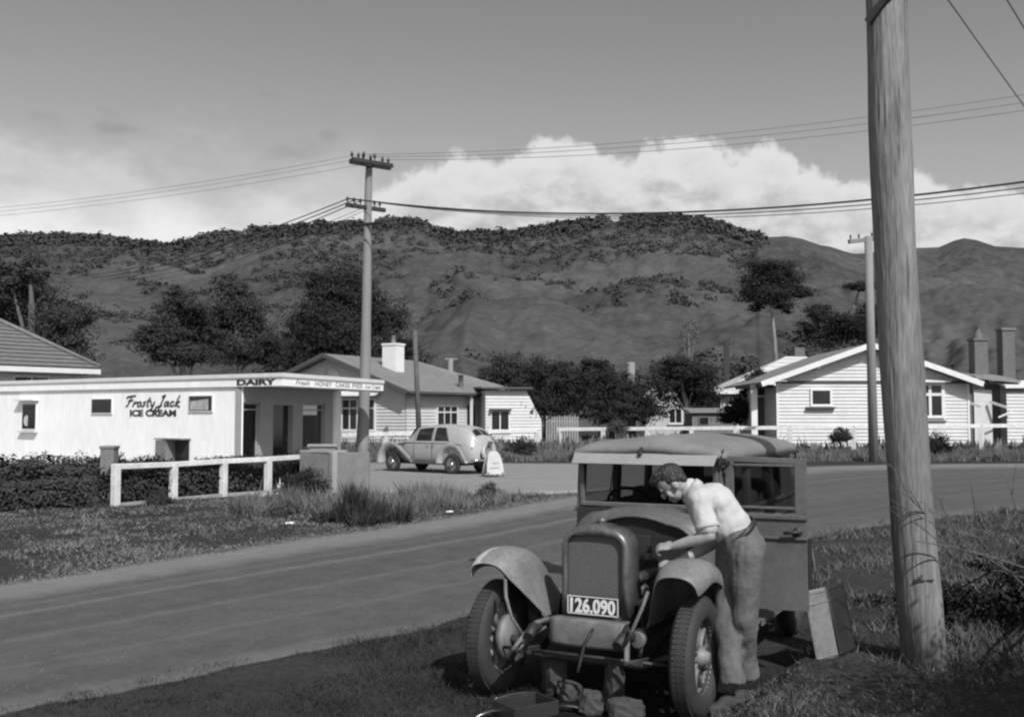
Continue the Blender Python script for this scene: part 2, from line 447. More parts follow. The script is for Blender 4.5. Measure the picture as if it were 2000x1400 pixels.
# ================================================================== ground
def sstep(a, b, x):
    t = max(0., min(1., (x - a) / (b - a))); return t * t * (3 - 2 * t)
ROAD_NEAR = [Vector((p[0], p[1], 0)) for p in ((-14, -3.8), (-6.2, 3.6), (-3.2, 6.45), (-1.75, 8.0), (-.45, 9.35), (2.0, 12.6), (4.58, 15.7), (6.4, 17.6), (10.0, 20.2), (16, 23.2), (26, 27.0), (60, 36))]
ROAD_FAR = [Vector((p[0], p[1], 0)) for p in ((-17, -2.0), (-8.6, 7.0), (-5.6, 11.3), (-3.7, 14.7), (-1.28, 18.3), (1.43, 23.8), (6.0, 31.0), (9.5, 36.6), (15, 38.6), (21, 39.0), (33, 40), (70, 44))]
def side(pl, x, y):
    """signed distance to a polyline (positive on its left, i.e. far side)"""
    best = None
    for a, b in zip(pl, pl[1:]):
        d = b - a; t = max(0, min(1, ((x - a.x) * d.x + (y - a.y) * d.y) / d.length_squared))
        qx, qy = a.x + d.x * t, a.y + d.y * t
        r = sqrt((x - qx) ** 2 + (y - qy) ** 2)
        sg = 1 if (d.x * (y - a.y) - d.y * (x - a.x)) > 0 else -1
        if best is None or r < best[0]: best = (r, sg)
    return best[0] * best[1]
CAR_O = Vector((.525, 6.74, 0)); CAR_A = R(27)
def carloc(x, y):
    dx, dy = x - CAR_O.x, y - CAR_O.y
    return dx * cos(CAR_A) - dy * sin(CAR_A), dx * sin(CAR_A) + dy * cos(CAR_A)
def gz(x, y):
    if y > 60 or abs(x) > 45 or y < -6: return 0.
    n = mn.noise(Vector((x * .7, y * .7, 0))) * .5 + mn.noise(Vector((x * 2.3, y * 2.3, 4.))) * .3
    z = 0.
    dn = -side(ROAD_NEAR, x, y)           # >0 on the camera's side of the road
    df = side(ROAD_FAR, x, y)             # >0 beyond the road
    if dn > 0:
        cx, cl = carloc(x, y)
        wob = .05 * mn.noise(Vector((x * 3, y * 3, 9.)))
        edge = .80 + wob + .10 * max(0, cl)
        bank = sstep(edge, edge + .16, cx) * .125 * sstep(2.6, 1.0, cl * .5 + .3) if cl < 6 else 0
        bank = max(bank, .125 * sstep(1.2, 2.2, cx) * sstep(9, 3.5, cl))
        z += bank + .02 * n * sstep(.3, 1.2, dn)
    elif df > 0:
        z += (.05 + .05 * n) * sstep(.2, 1.6, df) * sstep(26, 20, y)
        if y > 38: z += .05 * n
    return z
def build_ground():
    def axis(fine0, fine1, step, far0, far1):
        a = list(np.arange(fine0, fine1 + 1e-6, step)); d = step; x = fine1
        while x < far1: d *= 1.35; x += d; a.append(x)
        d = step; x = fine0
        while x > far0: d *= 1.35; x -= d; a.insert(0, x)
        return a
    xs = axis(-9, 9, .14, -2500, 2500); ys = axis(3.5, 22, .14, -300, 3000)
    rows = [[Vector((x, y, gz(x, y) if (-45 < x < 45 and -6 < y < 60) else 0)) for x in xs] for y in ys]
    m, nt, b = new_mat('ground_soil')
    tc = nd(nt, 'ShaderNodeTexCoord')
    n1 = nd(nt, 'ShaderNodeTexNoise'); n1.inputs['Scale'].default_value = .5; n1.inputs['Detail'].default_value = 8; n1.inputs['Roughness'].default_value = .7
    n2 = nd(nt, 'ShaderNodeTexNoise'); n2.inputs['Scale'].default_value = 14; n2.inputs['Detail'].default_value = 6; n2.inputs['Roughness'].default_value = .7
    for n in (n1, n2): nt.links.new(tc.outputs['Object'], n.inputs['Vector'])
    mu = nd(nt, 'ShaderNodeMath', operation='MULTIPLY'); nt.links.new(n1.outputs['Fac'], mu.inputs[0]); nt.links.new(n2.outputs['Fac'], mu.inputs[1])
    r = nd(nt, 'ShaderNodeMapRange'); nt.links.new(mu.outputs[0], r.inputs[0])
    for i, q in enumerate((.1, .42, .018, .062)): r.inputs[i + 1].default_value = q
    # soil darkened to paint the deep shade under the car's front
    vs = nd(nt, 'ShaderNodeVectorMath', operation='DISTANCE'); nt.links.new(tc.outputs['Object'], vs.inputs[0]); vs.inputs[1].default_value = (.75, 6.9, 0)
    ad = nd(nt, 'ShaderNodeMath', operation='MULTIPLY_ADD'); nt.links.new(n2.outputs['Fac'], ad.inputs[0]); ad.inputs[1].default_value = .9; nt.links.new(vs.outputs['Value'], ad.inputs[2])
    shaded = nd(nt, 'ShaderNodeMapRange'); shaded.interpolation_type = 'SMOOTHSTEP'; nt.links.new(ad.outputs[0], shaded.inputs[0])
    for i, q in enumerate((1.0, 1.9, .25, 1.)): shaded.inputs[i + 1].default_value = q
    om = nd(nt, 'ShaderNodeMath', operation='MULTIPLY'); nt.links.new(shaded.outputs[0], om.inputs[0]); nt.links.new(r.outputs[0], om.inputs[1])
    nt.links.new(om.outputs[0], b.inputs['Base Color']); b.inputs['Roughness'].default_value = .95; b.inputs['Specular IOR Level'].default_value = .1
    bp = nd(nt, 'ShaderNodeBump'); bp.inputs['Strength'].default_value = .8; bp.inputs['Distance'].default_value = .03
    nt.links.new(n2.outputs['Fac'], bp.inputs['Height']); nt.links.new(bp.outputs[0], b.inputs['Normal'])
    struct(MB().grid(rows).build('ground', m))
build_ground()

def resample(pl, n):
    L = [0]
    for a, b in zip(pl, pl[1:]): L.append(L[-1] + (b - a).length)
    res = []
    for i in range(n):
        t = L[-1] * i / (n - 1); k = max(j for j in range(len(L)) if L[j] <= t + 1e-9); k = min(k, len(pl) - 2)
        f = (t - L[k]) / (L[k + 1] - L[k]); res.append(pl[k].lerp(pl[k + 1], f))
    return res
def smooth_pl(pl, it=2):
    for _ in range(it):
        q = [pl[0]]
        for a, b in zip(pl, pl[1:]): q += [a.lerp(b, .25), a.lerp(b, .75)]
        pl = q + [pl[-1]]
    return pl
def sheet(name, near, far, m, z, nu=160, nv=14, rag=.0):
    a = resample(smooth_pl(near), nu); b = resample(smooth_pl(far), nu)
    if rag:
        a = [p + Vector((mn.noise(p * 1.3) + .6 * mn.noise(p * 4.1), mn.noise(p * 1.3 + Vector((7, 0, 0))) + .6 * mn.noise(p * 4.1 + Vector((3, 0, 0))), 0)) * rag for p in a]
        b = [p + Vector((mn.noise(p * 1.1) + .6 * mn.noise(p * 3.7), mn.noise(p * 1.1 + Vector((7, 0, 0))), 0)) * rag for p in b]
    rows = [[a[i] - Vector((0, 0, .05))] + [(a[i].lerp(b[i], j / nv)) + Vector((0, 0, z)) for j in range(nv + 1)] + [b[i] - Vector((0, 0, .05))] for i in range(nu)]
    ob = MB().grid(rows).build(name, m)
    me = ob.data; uv = me.uv_layers.new(name='UVMap')
    L = [0]
    for p, q in zip(a, a[1:]): L.append(L[-1] + (q - p).length)
    for lp in me.loops:
        i, j = divmod(lp.vertex_index, nv + 3)
        uv.data[lp.index].uv = (L[i], min(max(j - 1, 0), nv) / nv)
    return struct(ob)
def road_mat(name, lo, hi, streak=.5, edge=0.):
    m, nt, b = new_mat(name)
    tc = nd(nt, 'ShaderNodeTexCoord')
    mp = nd(nt, 'ShaderNodeMapping'); mp.inputs['Scale'].default_value = (.05, 9, 1); nt.links.new(tc.outputs['UV'], mp.inputs[0])
    n1 = nd(nt, 'ShaderNodeTexNoise'); n1.inputs['Scale'].default_value = 1.6; n1.inputs['Detail'].default_value = 5; n1.inputs['Roughness'].default_value = .6
    nt.links.new(mp.outputs[0], n1.inputs['Vector'])
    n2 = nd(nt, 'ShaderNodeTexNoise'); n2.inputs['Scale'].default_value = 2.2; n2.inputs['Detail'].default_value = 8; n2.inputs['Roughness'].default_value = .75
    n3 = nd(nt, 'ShaderNodeTexNoise'); n3.inputs['Scale'].default_value = 16; n3.inputs['Detail'].default_value = 7; n3.inputs['Roughness'].default_value = .85
    for n in (n2, n3): nt.links.new(tc.outputs['Object'], n.inputs['Vector'])
    def ma(op, x, y):
        n = nd(nt, 'ShaderNodeMath', operation=op)
        for i, q in enumerate((x, y)):
            if isinstance(q, (int, float)): n.inputs[i].default_value = q
            else: nt.links.new(q, n.inputs[i])
        return n.outputs[0]
    s = ma('ADD', ma('MULTIPLY', n1.outputs['Fac'], streak), ma('MULTIPLY', n2.outputs['Fac'], .45))
    s = ma('ADD', s, ma('MULTIPLY', n3.outputs['Fac'], .45))
    if edge:                                    # loose pale gravel along the far side
        sx = nd(nt, 'ShaderNodeSeparateXYZ'); nt.links.new(tc.outputs['UV'], sx.inputs[0])
        e = nd(nt, 'ShaderNodeMapRange'); e.interpolation_type = 'SMOOTHSTEP'
        nt.links.new(ma('ADD', sx.outputs[1], ma('MULTIPLY', ma('SUBTRACT', n2.outputs['Fac'], .5), .12)), e.inputs[0])
        e.inputs[1].default_value = .72; e.inputs[2].default_value = .86; e.inputs[4].default_value = edge
        s = ma('ADD', s, e.outputs[0])
        # two swept wheel tracks
        for c0, w0, amp in ((.62, .022, .20), (.40, .02, .12), (.70, .012, .14), (.22, .02, .07)):
            d = ma('ABSOLUTE', ma('SUBTRACT', ma('ADD', sx.outputs[1], ma('MULTIPLY', ma('SUBTRACT', n1.outputs['Fac'], .5), .05)), c0), 0)
            t = nd(nt, 'ShaderNodeMapRange'); t.interpolation_type = 'SMOOTHSTEP'; nt.links.new(d, t.inputs[0])
            t.inputs[1].default_value = w0; t.inputs[2].default_value = 0; t.inputs[4].default_value = amp
            s = ma('ADD', s, t.outputs[0])
    r = nd(nt, 'ShaderNodeMapRange'); nt.links.new(s, r.inputs[0])
    r.inputs[1].default_value = .38 + streak * .2; r.inputs[2].default_value = 1.15; r.inputs[3].default_value = lo; r.inputs[4].default_value = hi
    nt.links.new(r.outputs[0], b.inputs['Base Color']); b.inputs['Roughness'].default_value = .92; b.inputs['Specular IOR Level'].default_value = .2
    bp = nd(nt, 'ShaderNodeBump'); bp.inputs['Strength'].default_value = .5; bp.inputs['Distance'].default_value = .012
    nt.links.new(n3.outputs['Fac'], bp.inputs['Height']); nt.links.new(bp.outputs[0], b.inputs['Normal'])
    return m
sheet('road', ROAD_NEAR, ROAD_FAR, road_mat('road_seal', .056, .185, .30, .45), .012, 520, 16, .11)
V2 = lambda *p: [Vector((x, y, 0)) for x, y in p]
sheet('side_street', V2((-40, 30.0), (-14, 28.0), (-4.2, 24.4), (-1.6, 24.0), (1.0, 23.5), (3.4, 26.9)), V2((-40, 42.5), (-18, 41), (-6, 39.6), (2, 39.0), (6, 38.4), (10.2, 37.2)),
      road_mat('gravel_pale', .17, .36, .4), .02, 140, 12, .16)

# ================================================================== hills
RIDGE = [(-600, 430), (-200, 470), (0, 462), (90, 456), (150, 458), (200, 462), (290, 474), (322, 480), (370, 466), (420, 455), (500, 446), (560, 440), (640, 436), (700, 430), (810, 426), (835, 442), (900, 454), (1000, 452), (1060, 440), (1130, 430), (1200, 422), (1330, 420), (1400, 430), (1450, 447), (1490, 462), (1540, 459), (1570, 464), (1610, 478), (1680, 494), (1740, 489), (1790, 483), (1840, 481), (1870, 468), (1890, 463), (1915, 467), (1950, 479), (2000, 482), (2200, 470), (2700, 440)]
def ridge_el(u):
    px = 1000 + u * FP
    for (a, ya), (b, yb) in zip(RIDGE, RIDGE[1:]):
        if a <= px <= b:
            t = (px - a) / (b - a); t = t * t * (3 - 2 * t) if b - a > 60 else t
            return (808 - (ya + t * (yb - ya))) / FP
    return .18
_RS = [sum(ridge_el(-1.3 + .01 * i + .012 * k) for k in range(-10, 11)) / 21 for i in range(261)]
def ridge_soft(u):
    k = max(0., min(259.99, (u + 1.3) / .01)); i = int(k); return _RS[i] + (_RS[i + 1] - _RS[i]) * (k - i)
DB, DR = 150., 640.
def spur(px, py, D, sx, sy, tw):
    w = W(px, py, D); return (w.x, D, w.z, sx, sy, R(tw))
SPURS = [spur(1010, 588, 330, 46, 70, 20), spur(1310, 545, 400, 58, 90, -25), spur(1560, 590, 380, 44, 80, -15), spur(130, 560, 390, 62, 90, 30), spur(470, 590, 360, 50, 80, -20),
         spur(780, 560, 470, 50, 80, 15), spur(1150, 500, 520, 46, 70, 30), spur(1880, 570, 380, 60, 90, 10), spur(300, 520, 500, 60, 80, -30)]
def hill_pt(u, r):
    Dr = DR + 90 * mn.noise(Vector((u * 2.2, 0, 1.)))
    rr = max(0., min(1., r)) ** 3; H = (ridge_soft(u) * (1 - rr) + ridge_el(u) * rr) * Dr - (2.5 if u < .24 else 0)
    if r <= 1:
        D = DB + (Dr - DB) * r
        f = .10 * r + .90 * (r ** 1.12)
        f = f * (.80 + .20 * r)
        # spurs and gullies running down the face
        w = u + .10 * mn.noise(Vector((u * 3, r * 2.2, 5.)))
        sp = 1 - abs(mn.noise(Vector((w * 7.0 + .9, r * 1.1, 2.)))) * 2.0
        sp2 = 1 - abs(mn.noise(Vector((w * 17.0, r * 2.6, 8.)))) * 2.0
        k = sin(pi * min(1, r * 1.02)) ** .8
        z = H * (f + k * (.075 * (sp - .5) + .05 * mn.noise(Vector((u * D * .022, D * .022, 8.))))) + mn.noise(Vector((u * 60, r * 22, 3.))) * 2.2 * k
    else:
        D = Dr + (r - 1) * 500
        z = H - (r - 1) * 90
    # rounded foothill spurs standing in front of the main face
    if 0 < r <= 1:
        x = u * D
        for (dx, dy, h, sx, sy, tw) in SPURS:
            ax, ay = x - dx, D - dy; bx_ = ax * cos(tw) + ay * sin(tw); by_ = -ax * sin(tw) + ay * cos(tw)
            q = (bx_ / sx) ** 2 + (by_ / sy) ** 2
            if q < 6:
                zz = h * (math.exp(-q * .8)) * (1 + .06 * mn.noise(Vector((x * .02, D * .02, 4.))))
                t = max(0., min(1., .5 + (zz - z) / 18.)); z = z * (1 - t) + zz * t + 4.5 * t * (1 - t)
    return Vector((u * D, D, z + EYE * min(r, 1)))
def build_hills():
    us = np.concatenate([np.linspace(-1.1, -.63, 40), np.linspace(-.625, .625, 640), np.linspace(.63, 1.1, 40)]); rs = list(np.linspace(0, 1, 230)) + [1.1, 1.5, 2.2]
    rows = []
    for r in rs:
        row = []
        for u in us:
            p = hill_pt(u, r)
            if 0 < r < 1:
                k = .35 + .9 * r; a = mn.noise(Vector((p.x * .16, p.y * .12, 6.))); c = mn.noise(Vector((p.x * .42, p.y * .32, 9.)))
                p.z += k * (1.0 * abs(a) * 2 + .8 * c) * min(1, (1 - r) * 14)
            row.append(p)
        rows.append(row)
    m, nt, b = new_mat('hill_scrub')
    tc = nd(nt, 'ShaderNodeTexCoord')
    def no(s, d, ro, st=(1, 1, 1)):
        mp = nd(nt, 'ShaderNodeMapping'); mp.inputs['Scale'].default_value = st; nt.links.new(tc.outputs['Object'], mp.inputs[0])
        n = nd(nt, 'ShaderNodeTexNoise'); n.inputs['Scale'].default_value = s; n.inputs['Detail'].default_value = d; n.inputs['Roughness'].default_value = ro
        nt.links.new(mp.outputs[0], n.inputs['Vector']); return n.outputs['Fac']
    a = no(.011, 7, .6); c = no(.12, 5, .7); e = no(.5, 3, .7)
    s = nd(nt, 'ShaderNodeMath', operation='MULTIPLY_ADD'); nt.links.new(c, s.inputs[0]); s.inputs[1].default_value = .75; nt.links.new(a, s.inputs[2])
    s2 = nd(nt, 'ShaderNodeMath', operation='MULTIPLY_ADD'); nt.links.new(e, s2.inputs[0]); s2.inputs[1].default_value = .40; nt.links.new(s.outputs[0], s2.inputs[2])
    r = nd(nt, 'ShaderNodeMapRange'); nt.links.new(s2.outputs[0], r.inputs[0])
    for i, q in enumerate((.86, 1.32, HILL_LO, HILL_HI)): r.inputs[i + 1].default_value = q
    nt.links.new(r.outputs[0], b.inputs['Base Color']); b.inputs['Roughness'].default_value = 1; b.inputs['Specular IOR Level'].default_value = 0
    bp = nd(nt, 'ShaderNodeBump'); bp.inputs['Strength'].default_value = .5; bp.inputs['Distance'].default_value = 1.2
    nt.links.new(c, bp.inputs['Height']); nt.links.new(bp.outputs[0], b.inputs['Normal'])
    struct(MB().grid(rows).build('hills', m))
build_hills()
def leaf_quads(C, size, flat=.0, asp=.55, N=None):
    """C (n,3) centres -> (n,4,3) randomly turned leaf cards; size (n,) or scalar"""
    n = len(C)
    nrm = rng.normal(size=(n, 3)); nrm[:, 2] += flat
    if N is not None: nrm = nrm * .55 + N * 1.5
    nrm = nrm; nrm /= np.linalg.norm(nrm, axis=1)[:, None]
    t = rng.normal(size=(n, 3)); t -= nrm * (t * nrm).sum(1)[:, None]; t /= np.linalg.norm(t, axis=1)[:, None]
    b = np.cross(nrm, t); s = np.broadcast_to(np.asarray(size, float), (n,))[:, None]
    return np.stack([C - t * s * .5, C + b * s * asp * .5, C + t * s * .5, C - b * s * asp * .5], 1)
def build_hill_forest():
    C = []; S = []; NN = []
    for _ in range(17000):
        u = random.uniform(-.62, .62); px = 1000 + u * FP
        if random.random() < .36 and px < 1490: r = random.uniform(.93, 1.0); big = 1
        else: r = random.uniform(.02, .97); big = 0
        p = hill_pt(u, r)
        d = mn.noise(Vector((p.x * .018, p.y * .012, 3.))) + .5 * mn.noise(Vector((p.x * .06, p.y * .05, 1.)))
        if not big and d + max(0, (r - .62)) * (2.2 if px < 1490 else 0) < .15 + (.3 if px > 1480 else 0): continue
        if big and mn.noise(Vector((u * 25, 0, 2.))) < -.32: continue
        s = random.uniform(1.6, 4.2) * (.55 + .75 * p.y / DR) * (1.25 if big else .8)
        k = 48 if big else 30
        q = rng.normal(size=(k, 3)); q = q / np.linalg.norm(q, axis=1)[:, None] * (rng.random((k, 1)) ** .45) * np.array([1., 1., .8]) * s
        q[:, 2] = np.abs(q[:, 2]) * (1 + .5 * random.random()) - s * .1
        NN.append(q / np.linalg.norm(q, axis=1)[:, None]); C.append(q + np.array(p)); S.append(np.full(k, s * .42) * rng.uniform(.6, 1.3, k))
    C = np.concatenate(C); S = np.concatenate(S)
    o = quads('hill_forest', leaf_quads(C, S, .3, .8, np.concatenate(NN)), 'hill_leaf')
    tag(o, 'dark bush and forest scattered over the hillsides and along the ridge', 'forest', kind='stuff')
M['hill_leaf'] = paint('hill_leaf', .05, .9, .4, .04, spec=.05)
build_hill_forest()
# ================================================================== buildings
def V3(x, y, z=0.): return Vector((x, y, z))
UP = Vector((0, 0, 1))
def wall_window(par, o, u, n, w, h, frame=.06, mul=0, trans=None, name='window', out=.05, pane='dark_win', fmat='white_trim', sill=True):
    """window on a wall: o = lower left corner (world), u along wall, n outward; frame parts > pane, sill"""
    o = Vector(o); u = Vector(u).normalized(); n = Vector(n).normalized()
    f = MB()
    P = lambda a, b, c=0.: o + u * a + UP * b + n * c
    bars = [((0, 0), (w, 0)), ((0, h), (w, h))]
    f.bar(P(-frame, 0 - frame / 2, out / 2), P(w + frame, 0 - frame / 2, out / 2), out + .06, frame, UP)
    f.bar(P(-frame, h + frame / 2, out / 2), P(w + frame, h + frame / 2, out / 2), out + .06, frame, UP)
    for a in (-frame / 2, w + frame / 2): f.bar(P(a, 0, out / 2), P(a, h, out / 2), out + .055, frame, u)
    for k in range(mul):
        a = w * (k + 1) / (mul + 1); f.bar(P(a, 0, out / 2), P(a, h, out / 2), out + .03, frame * .8, u)
    if trans: f.bar(P(0, h * trans, out / 2), P(w, h * trans, out / 2), out + .04, frame * .8, UP)
    ob = f.build(name, fmat, par)
    MB().prism([P(0, 0, .035), P(w, 0, .035), P(w, h, .035), P(0, h, .035)], n * .012).build('pane', pane, ob)
    if sill:
        MB().bar(P(-frame - .08, -frame - .05, .08), P(w + frame + .08, -frame - .05, .08), .16, .06, UP).build('sill', fmat, ob)
    return ob

# ---------------------------------------------------------------- the dairy on the corner
def dairy():
    C = V3(-6.75, 30); wd_ = V3(-.84, .543).normalized(); n = V3(-.543, -.84).normalized()
    inn = -n
    t = thing('corner_shop', 'white plastered dairy shop with flat canopy roof and lettered fascia', 'shop', C)
    Lf = C + wd_ * 15.6
    B = V3(-4.62, 36.6)
    ZT, ZM, ZB = 3.07, 2.95, 2.69
    wo = C + inn * .05                                   # wall line
    def Wp(s, z, q=0.): return wo + wd_ * s + UP * z + n * q
    E = Wp(1.72, 0); Fp = E + V3(.33, .944).normalized() * 5.58
    BL = Lf + inn * 4.2
    # walls
    MB().prism([Wp(1.72, 0), Wp(15.4, 0), Wp(15.4, ZB - .004), Wp(1.72, ZB - .004)], inn * .06).build('wall', 'white_wall', t)
    w2 = MB(); a = Fp; b = V3(-6.3, 37.2); bk = Lf + inn * 4.0
    w2.bar(a + UP * 1.34 + V3(0, .1), b + UP * 1.34, .2, 2.68, UP)
    w2.bar(b + UP * 1.34, bk + UP * 1.34, .2, 2.68, UP); w2.bar(bk + UP * 1.34, Wp(15.3, 1.34), .2, 2.68, UP)
    w2.build('rear_wall', 'white_wall', t)
    # shop front set back under the canopy: piers, lintel, sill wall, deep openings
    sd = (Fp - E).normalized(); sn = V3(sd.y, -sd.x)
    S = lambda s, z, q=0.: E + sd * s + UP * z + sn * q
    fr = MB()
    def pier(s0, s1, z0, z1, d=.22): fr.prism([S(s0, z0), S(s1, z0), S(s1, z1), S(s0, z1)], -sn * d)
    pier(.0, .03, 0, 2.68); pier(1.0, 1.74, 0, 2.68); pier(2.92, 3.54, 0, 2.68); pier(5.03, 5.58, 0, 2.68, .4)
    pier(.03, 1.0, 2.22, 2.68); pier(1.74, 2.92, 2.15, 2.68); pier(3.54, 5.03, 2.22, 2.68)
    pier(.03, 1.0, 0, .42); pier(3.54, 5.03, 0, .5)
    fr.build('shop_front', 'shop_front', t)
    for s0, s1, z0 in ((.08, 1.0, .42), (3.54, 5.03, .5)):
        f = MB()
        f.bar(S(s0, z0 + .03, -.1), S(s1, z0 + .03, -.1), .08, .06, UP); f.bar(S(s0, 2.19, -.1), S(s1, 2.19, -.1), .08, .06, UP)
        f.bar(S(s0 + .03, z0, -.1), S(s0 + .03, 2.2, -.1), .08, .05, sd); f.bar(S(s1 - .03, z0, -.1), S(s1 - .03, 2.2, -.1), .08, .05, sd)
        f.bar(S(s0, 2.0, -.1), S(s1, 2.0, -.1), .06, .04, UP)
        w = f.build('display_window', 'shop_front', t)
        MB().prism([S(s0, z0, -.13), S(s1, z0, -.13), S(s1, 2.2, -.13), S(s0, 2.2, -.13)], -sn * .01).build('pane', 'shop_glass', w)
        for k in range(9):
            a0 = random.uniform(s0 + .08, s1 - .25); h = random.uniform(.1, .34); zz = z0 + random.choice((.02, .02, .3, .62))
            MB().box(S(a0 + .08, zz + h / 2, -.25 - .04 * k), (.16, .03, h), (0, 0, atan2(sd.y, sd.x))).build('display_card', 'concrete', w)
    MB().box(S(4.12, 2.0, -.085), (.95, .015, .34), (0, 0, atan2(sd.y, sd.x))).build('poster', 'paper', t)
    dr = MB().prism([S(1.74, 0, -.19), S(2.92, 0, -.19), S(2.92, 2.15, -.19), S(1.74, 2.15, -.19)], -sn * .04).build('door', 'dark_win', t)
    MB().bar(S(2.8, .95, -.17), S(2.8, 1.15, -.17), .03, .03, sd).build('handle', 'tin', dr)
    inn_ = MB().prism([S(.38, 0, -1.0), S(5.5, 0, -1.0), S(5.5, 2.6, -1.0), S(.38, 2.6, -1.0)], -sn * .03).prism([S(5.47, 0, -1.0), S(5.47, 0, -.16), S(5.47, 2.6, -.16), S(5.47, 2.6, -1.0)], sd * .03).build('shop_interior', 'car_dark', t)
    # canopy slab with two-step fascia
    cen = (C + B + BL) / 3
    roofp = [Lf, C, B, V3(-6.4, 37.6), BL]
    roofp = [Vector((p.x, p.y, ZM)) for p in roofp]
    MB().prism([p + UP * (-.03) for p in roofp], UP * .1).build('roof', 'roof_iron', t)
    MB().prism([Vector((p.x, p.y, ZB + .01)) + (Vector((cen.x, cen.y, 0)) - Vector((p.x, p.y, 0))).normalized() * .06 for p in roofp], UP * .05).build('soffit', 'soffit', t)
    fu = MB(); fl = MB()
    nC = V3((B - C).y, -(B - C).x).normalized()
    def band(mb, p, q, z0, z1, nn, d):
        mb.prism([p + UP * z0, q + UP * z0, q + UP * z1, p + UP * z1], nn * d)
    mit = lambda d: C + (n + nC).normalized() * (d / (n + nC).normalized().dot(n))
    for mb, z0, z1, d in ((fu, ZM, ZT, .07), (fl, ZB, ZM - .006, .025)):
        cpt = mit(d)
        mb.prism([Lf + UP * z0, C + UP * z0, cpt + UP * z0, Lf + n * d + UP * z0], UP * (z1 - z0))
        mb.prism([C + UP * z0, B + UP * z0, B + nC * d + UP * z0, cpt + UP * z0], UP * (z1 - z0))
    fu.build('upper_fascia', 'white_trim', t); fl.build('fascia', 'white_wall', t)
    # writing
    text_mesh('fascia_lettering', 'DAIRY', .23, 'black_letter', t, C + wd_ * 1.86 + n * .03 + UP * (ZB + .045), -wd_, UP, n, width=1.66, offset=.012)
    bd = (B - C).normalized()
    for s, a, wd2, sh in (('Fresh', .75, .85, .3), ('HONEY', 1.95, 1.1, 0), ('CAKES', 3.3, 1.0, 0), ('PIES', 4.5, .75, 0), ('Ice', 5.45, .42, .3), ('Cream', 5.98, .72, .3)):
        text_mesh('fascia_lettering', s, .2, 'grey_letter', t, C + bd * a + nC * .03 + UP * (ZB + .055), bd, UP, nC, width=wd2, shear=sh)
    # brush script painted on the wall, drawn as strokes
    sc_ = {'F': [[(.55, .92), (.42, .5), (.25, .08), (.1, .02)], [(.0, .8), (.3, .93), (.95, .99)], [(.25, .52), (.75, .58)]],
           'r': [[(.0, .0), (.12, .42), (.2, .3), (.42, .44)]], 'o': [[(.3, .44), (.08, .32), (.06, .06), (.26, .02), (.4, .2), (.34, .42)]],
           's': [[(.4, .42), (.16, .36), (.32, .18), (.2, .01), (.0, .06)]], 't': [[(.3, .82), (.12, .1), (.28, .04)], [(.04, .5), (.45, .54)]],
           'y': [[(.04, .42), (.08, .12), (.3, .14), (.42, .42)], [(.42, .42), (.24, -.18), (-.1, -.36)]],
           'J': [[(.34, .84), (.66, 1.0), (.5, .6), (.34, .1), (.16, -.34), (-.14, -.38), (-.02, -.06), (.5, .08)]],
           'a': [[(.42, .42), (.12, .38), (.04, .08), (.26, .06), (.44, .42), (.42, .06), (.52, .04)]], 'c': [[(.4, .36), (.2, .44), (.04, .2), (.14, .02), (.4, .1)]],
           'k': [[(.34, .96), (.04, .0)], [(.46, .44), (.14, .24), (.4, .0), (.55, .0)]]}
    xo = 0.; kx = .40
    st_ = []
    for ch_, adv in (('F', .85), ('r', .46), ('o', .48), ('s', .48), ('t', .46), ('y', .75), ('J', .72), ('a', .6), ('c', .5), ('k', .5)):
        for s_ in sc_[ch_]: st_.append([(xo + a_, b_) for a_, b_ in s_])
        xo += adv
    lt = MB(); kx = 2.7 / xo
    for s_ in st_:
        p_ = [Wp(7.25 - (a_ + .22 * b_) * kx, 2.11 + b_ * .36, .012) for a_, b_ in s_]
        q_ = [p_[0]]
        for i_ in range(len(p_) - 1):
            a0_, a1_, a2_, a3_ = p_[max(0, i_ - 1)], p_[i_], p_[i_ + 1], p_[min(len(p_) - 1, i_ + 2)]
            for f_ in (.25, .5, .75, 1.): q_.append(a1_ * (2 * f_ ** 3 - 3 * f_ ** 2 + 1) + a2_ * (3 * f_ ** 2 - 2 * f_ ** 3) + (a2_ - a0_) * .5 * (f_ ** 3 - 2 * f_ ** 2 + f_) + (a3_ - a1_) * .5 * (f_ ** 3 - f_ ** 2))
        lt.tube(q_, .026, 6)
    lt.build('wall_lettering', 'black_letter', t)
    text_mesh('wall_lettering', 'ICE CREAM', .28, 'black_letter', t, Wp(7.0, 1.80, .008), -wd_, UP, n, width=2.3, offset=.012)
    # wall windows (recessed look: dark panes in thin frames)
    w1 = wall_window(t, Wp(9.0, 1.9), -wd_, n, 1.06, .46, .03, trans=.35, out=.02, sill=False)
    w2_ = wall_window(t, Wp(4.05, 1.96), -wd_, n, 1.05, .46, .03, out=.02, sill=False)
    MB().prism([Wp(4.0, 1.99, .05), Wp(3.15, 1.99, .05), Wp(3.15, 2.33, .05), Wp(4.0, 2.26, .05)], n * .006).build('curtain', 'curtain', w2_)
    w3 = wall_window(t, Wp(13.05, 1.33), -wd_, n, .8, .88, .04, out=.02, sill=True)
    MB().ball(Wp(12.75, 1.62, .06), (.12, .02, .2), 10, 8).build('curtain', 'curtain', w3)
    MB().bar(Wp(13.3, 2.36, .12), Wp(12.1, 2.36, .12), .26, .04, UP).build('window_hood', 'white_trim', t)
    h = MB(); h.bar(Wp(5.25, 1.08, .2), Wp(3.98, 1.08, .2), .42, .04, UP)
    h.bar(Wp(5.2, .52, .2), Wp(4.7, .52, .2), .38, 1.04, UP)
    hb = h.build('hatch_box', 'concrete', t)
    MB().prism([Wp(4.66, .3, .03), Wp(4.02, .3, .03), Wp(4.02, 1.05, .03), Wp(4.66, 1.05, .03)], n * .01).build('hatch_opening', 'car_dark', hb)
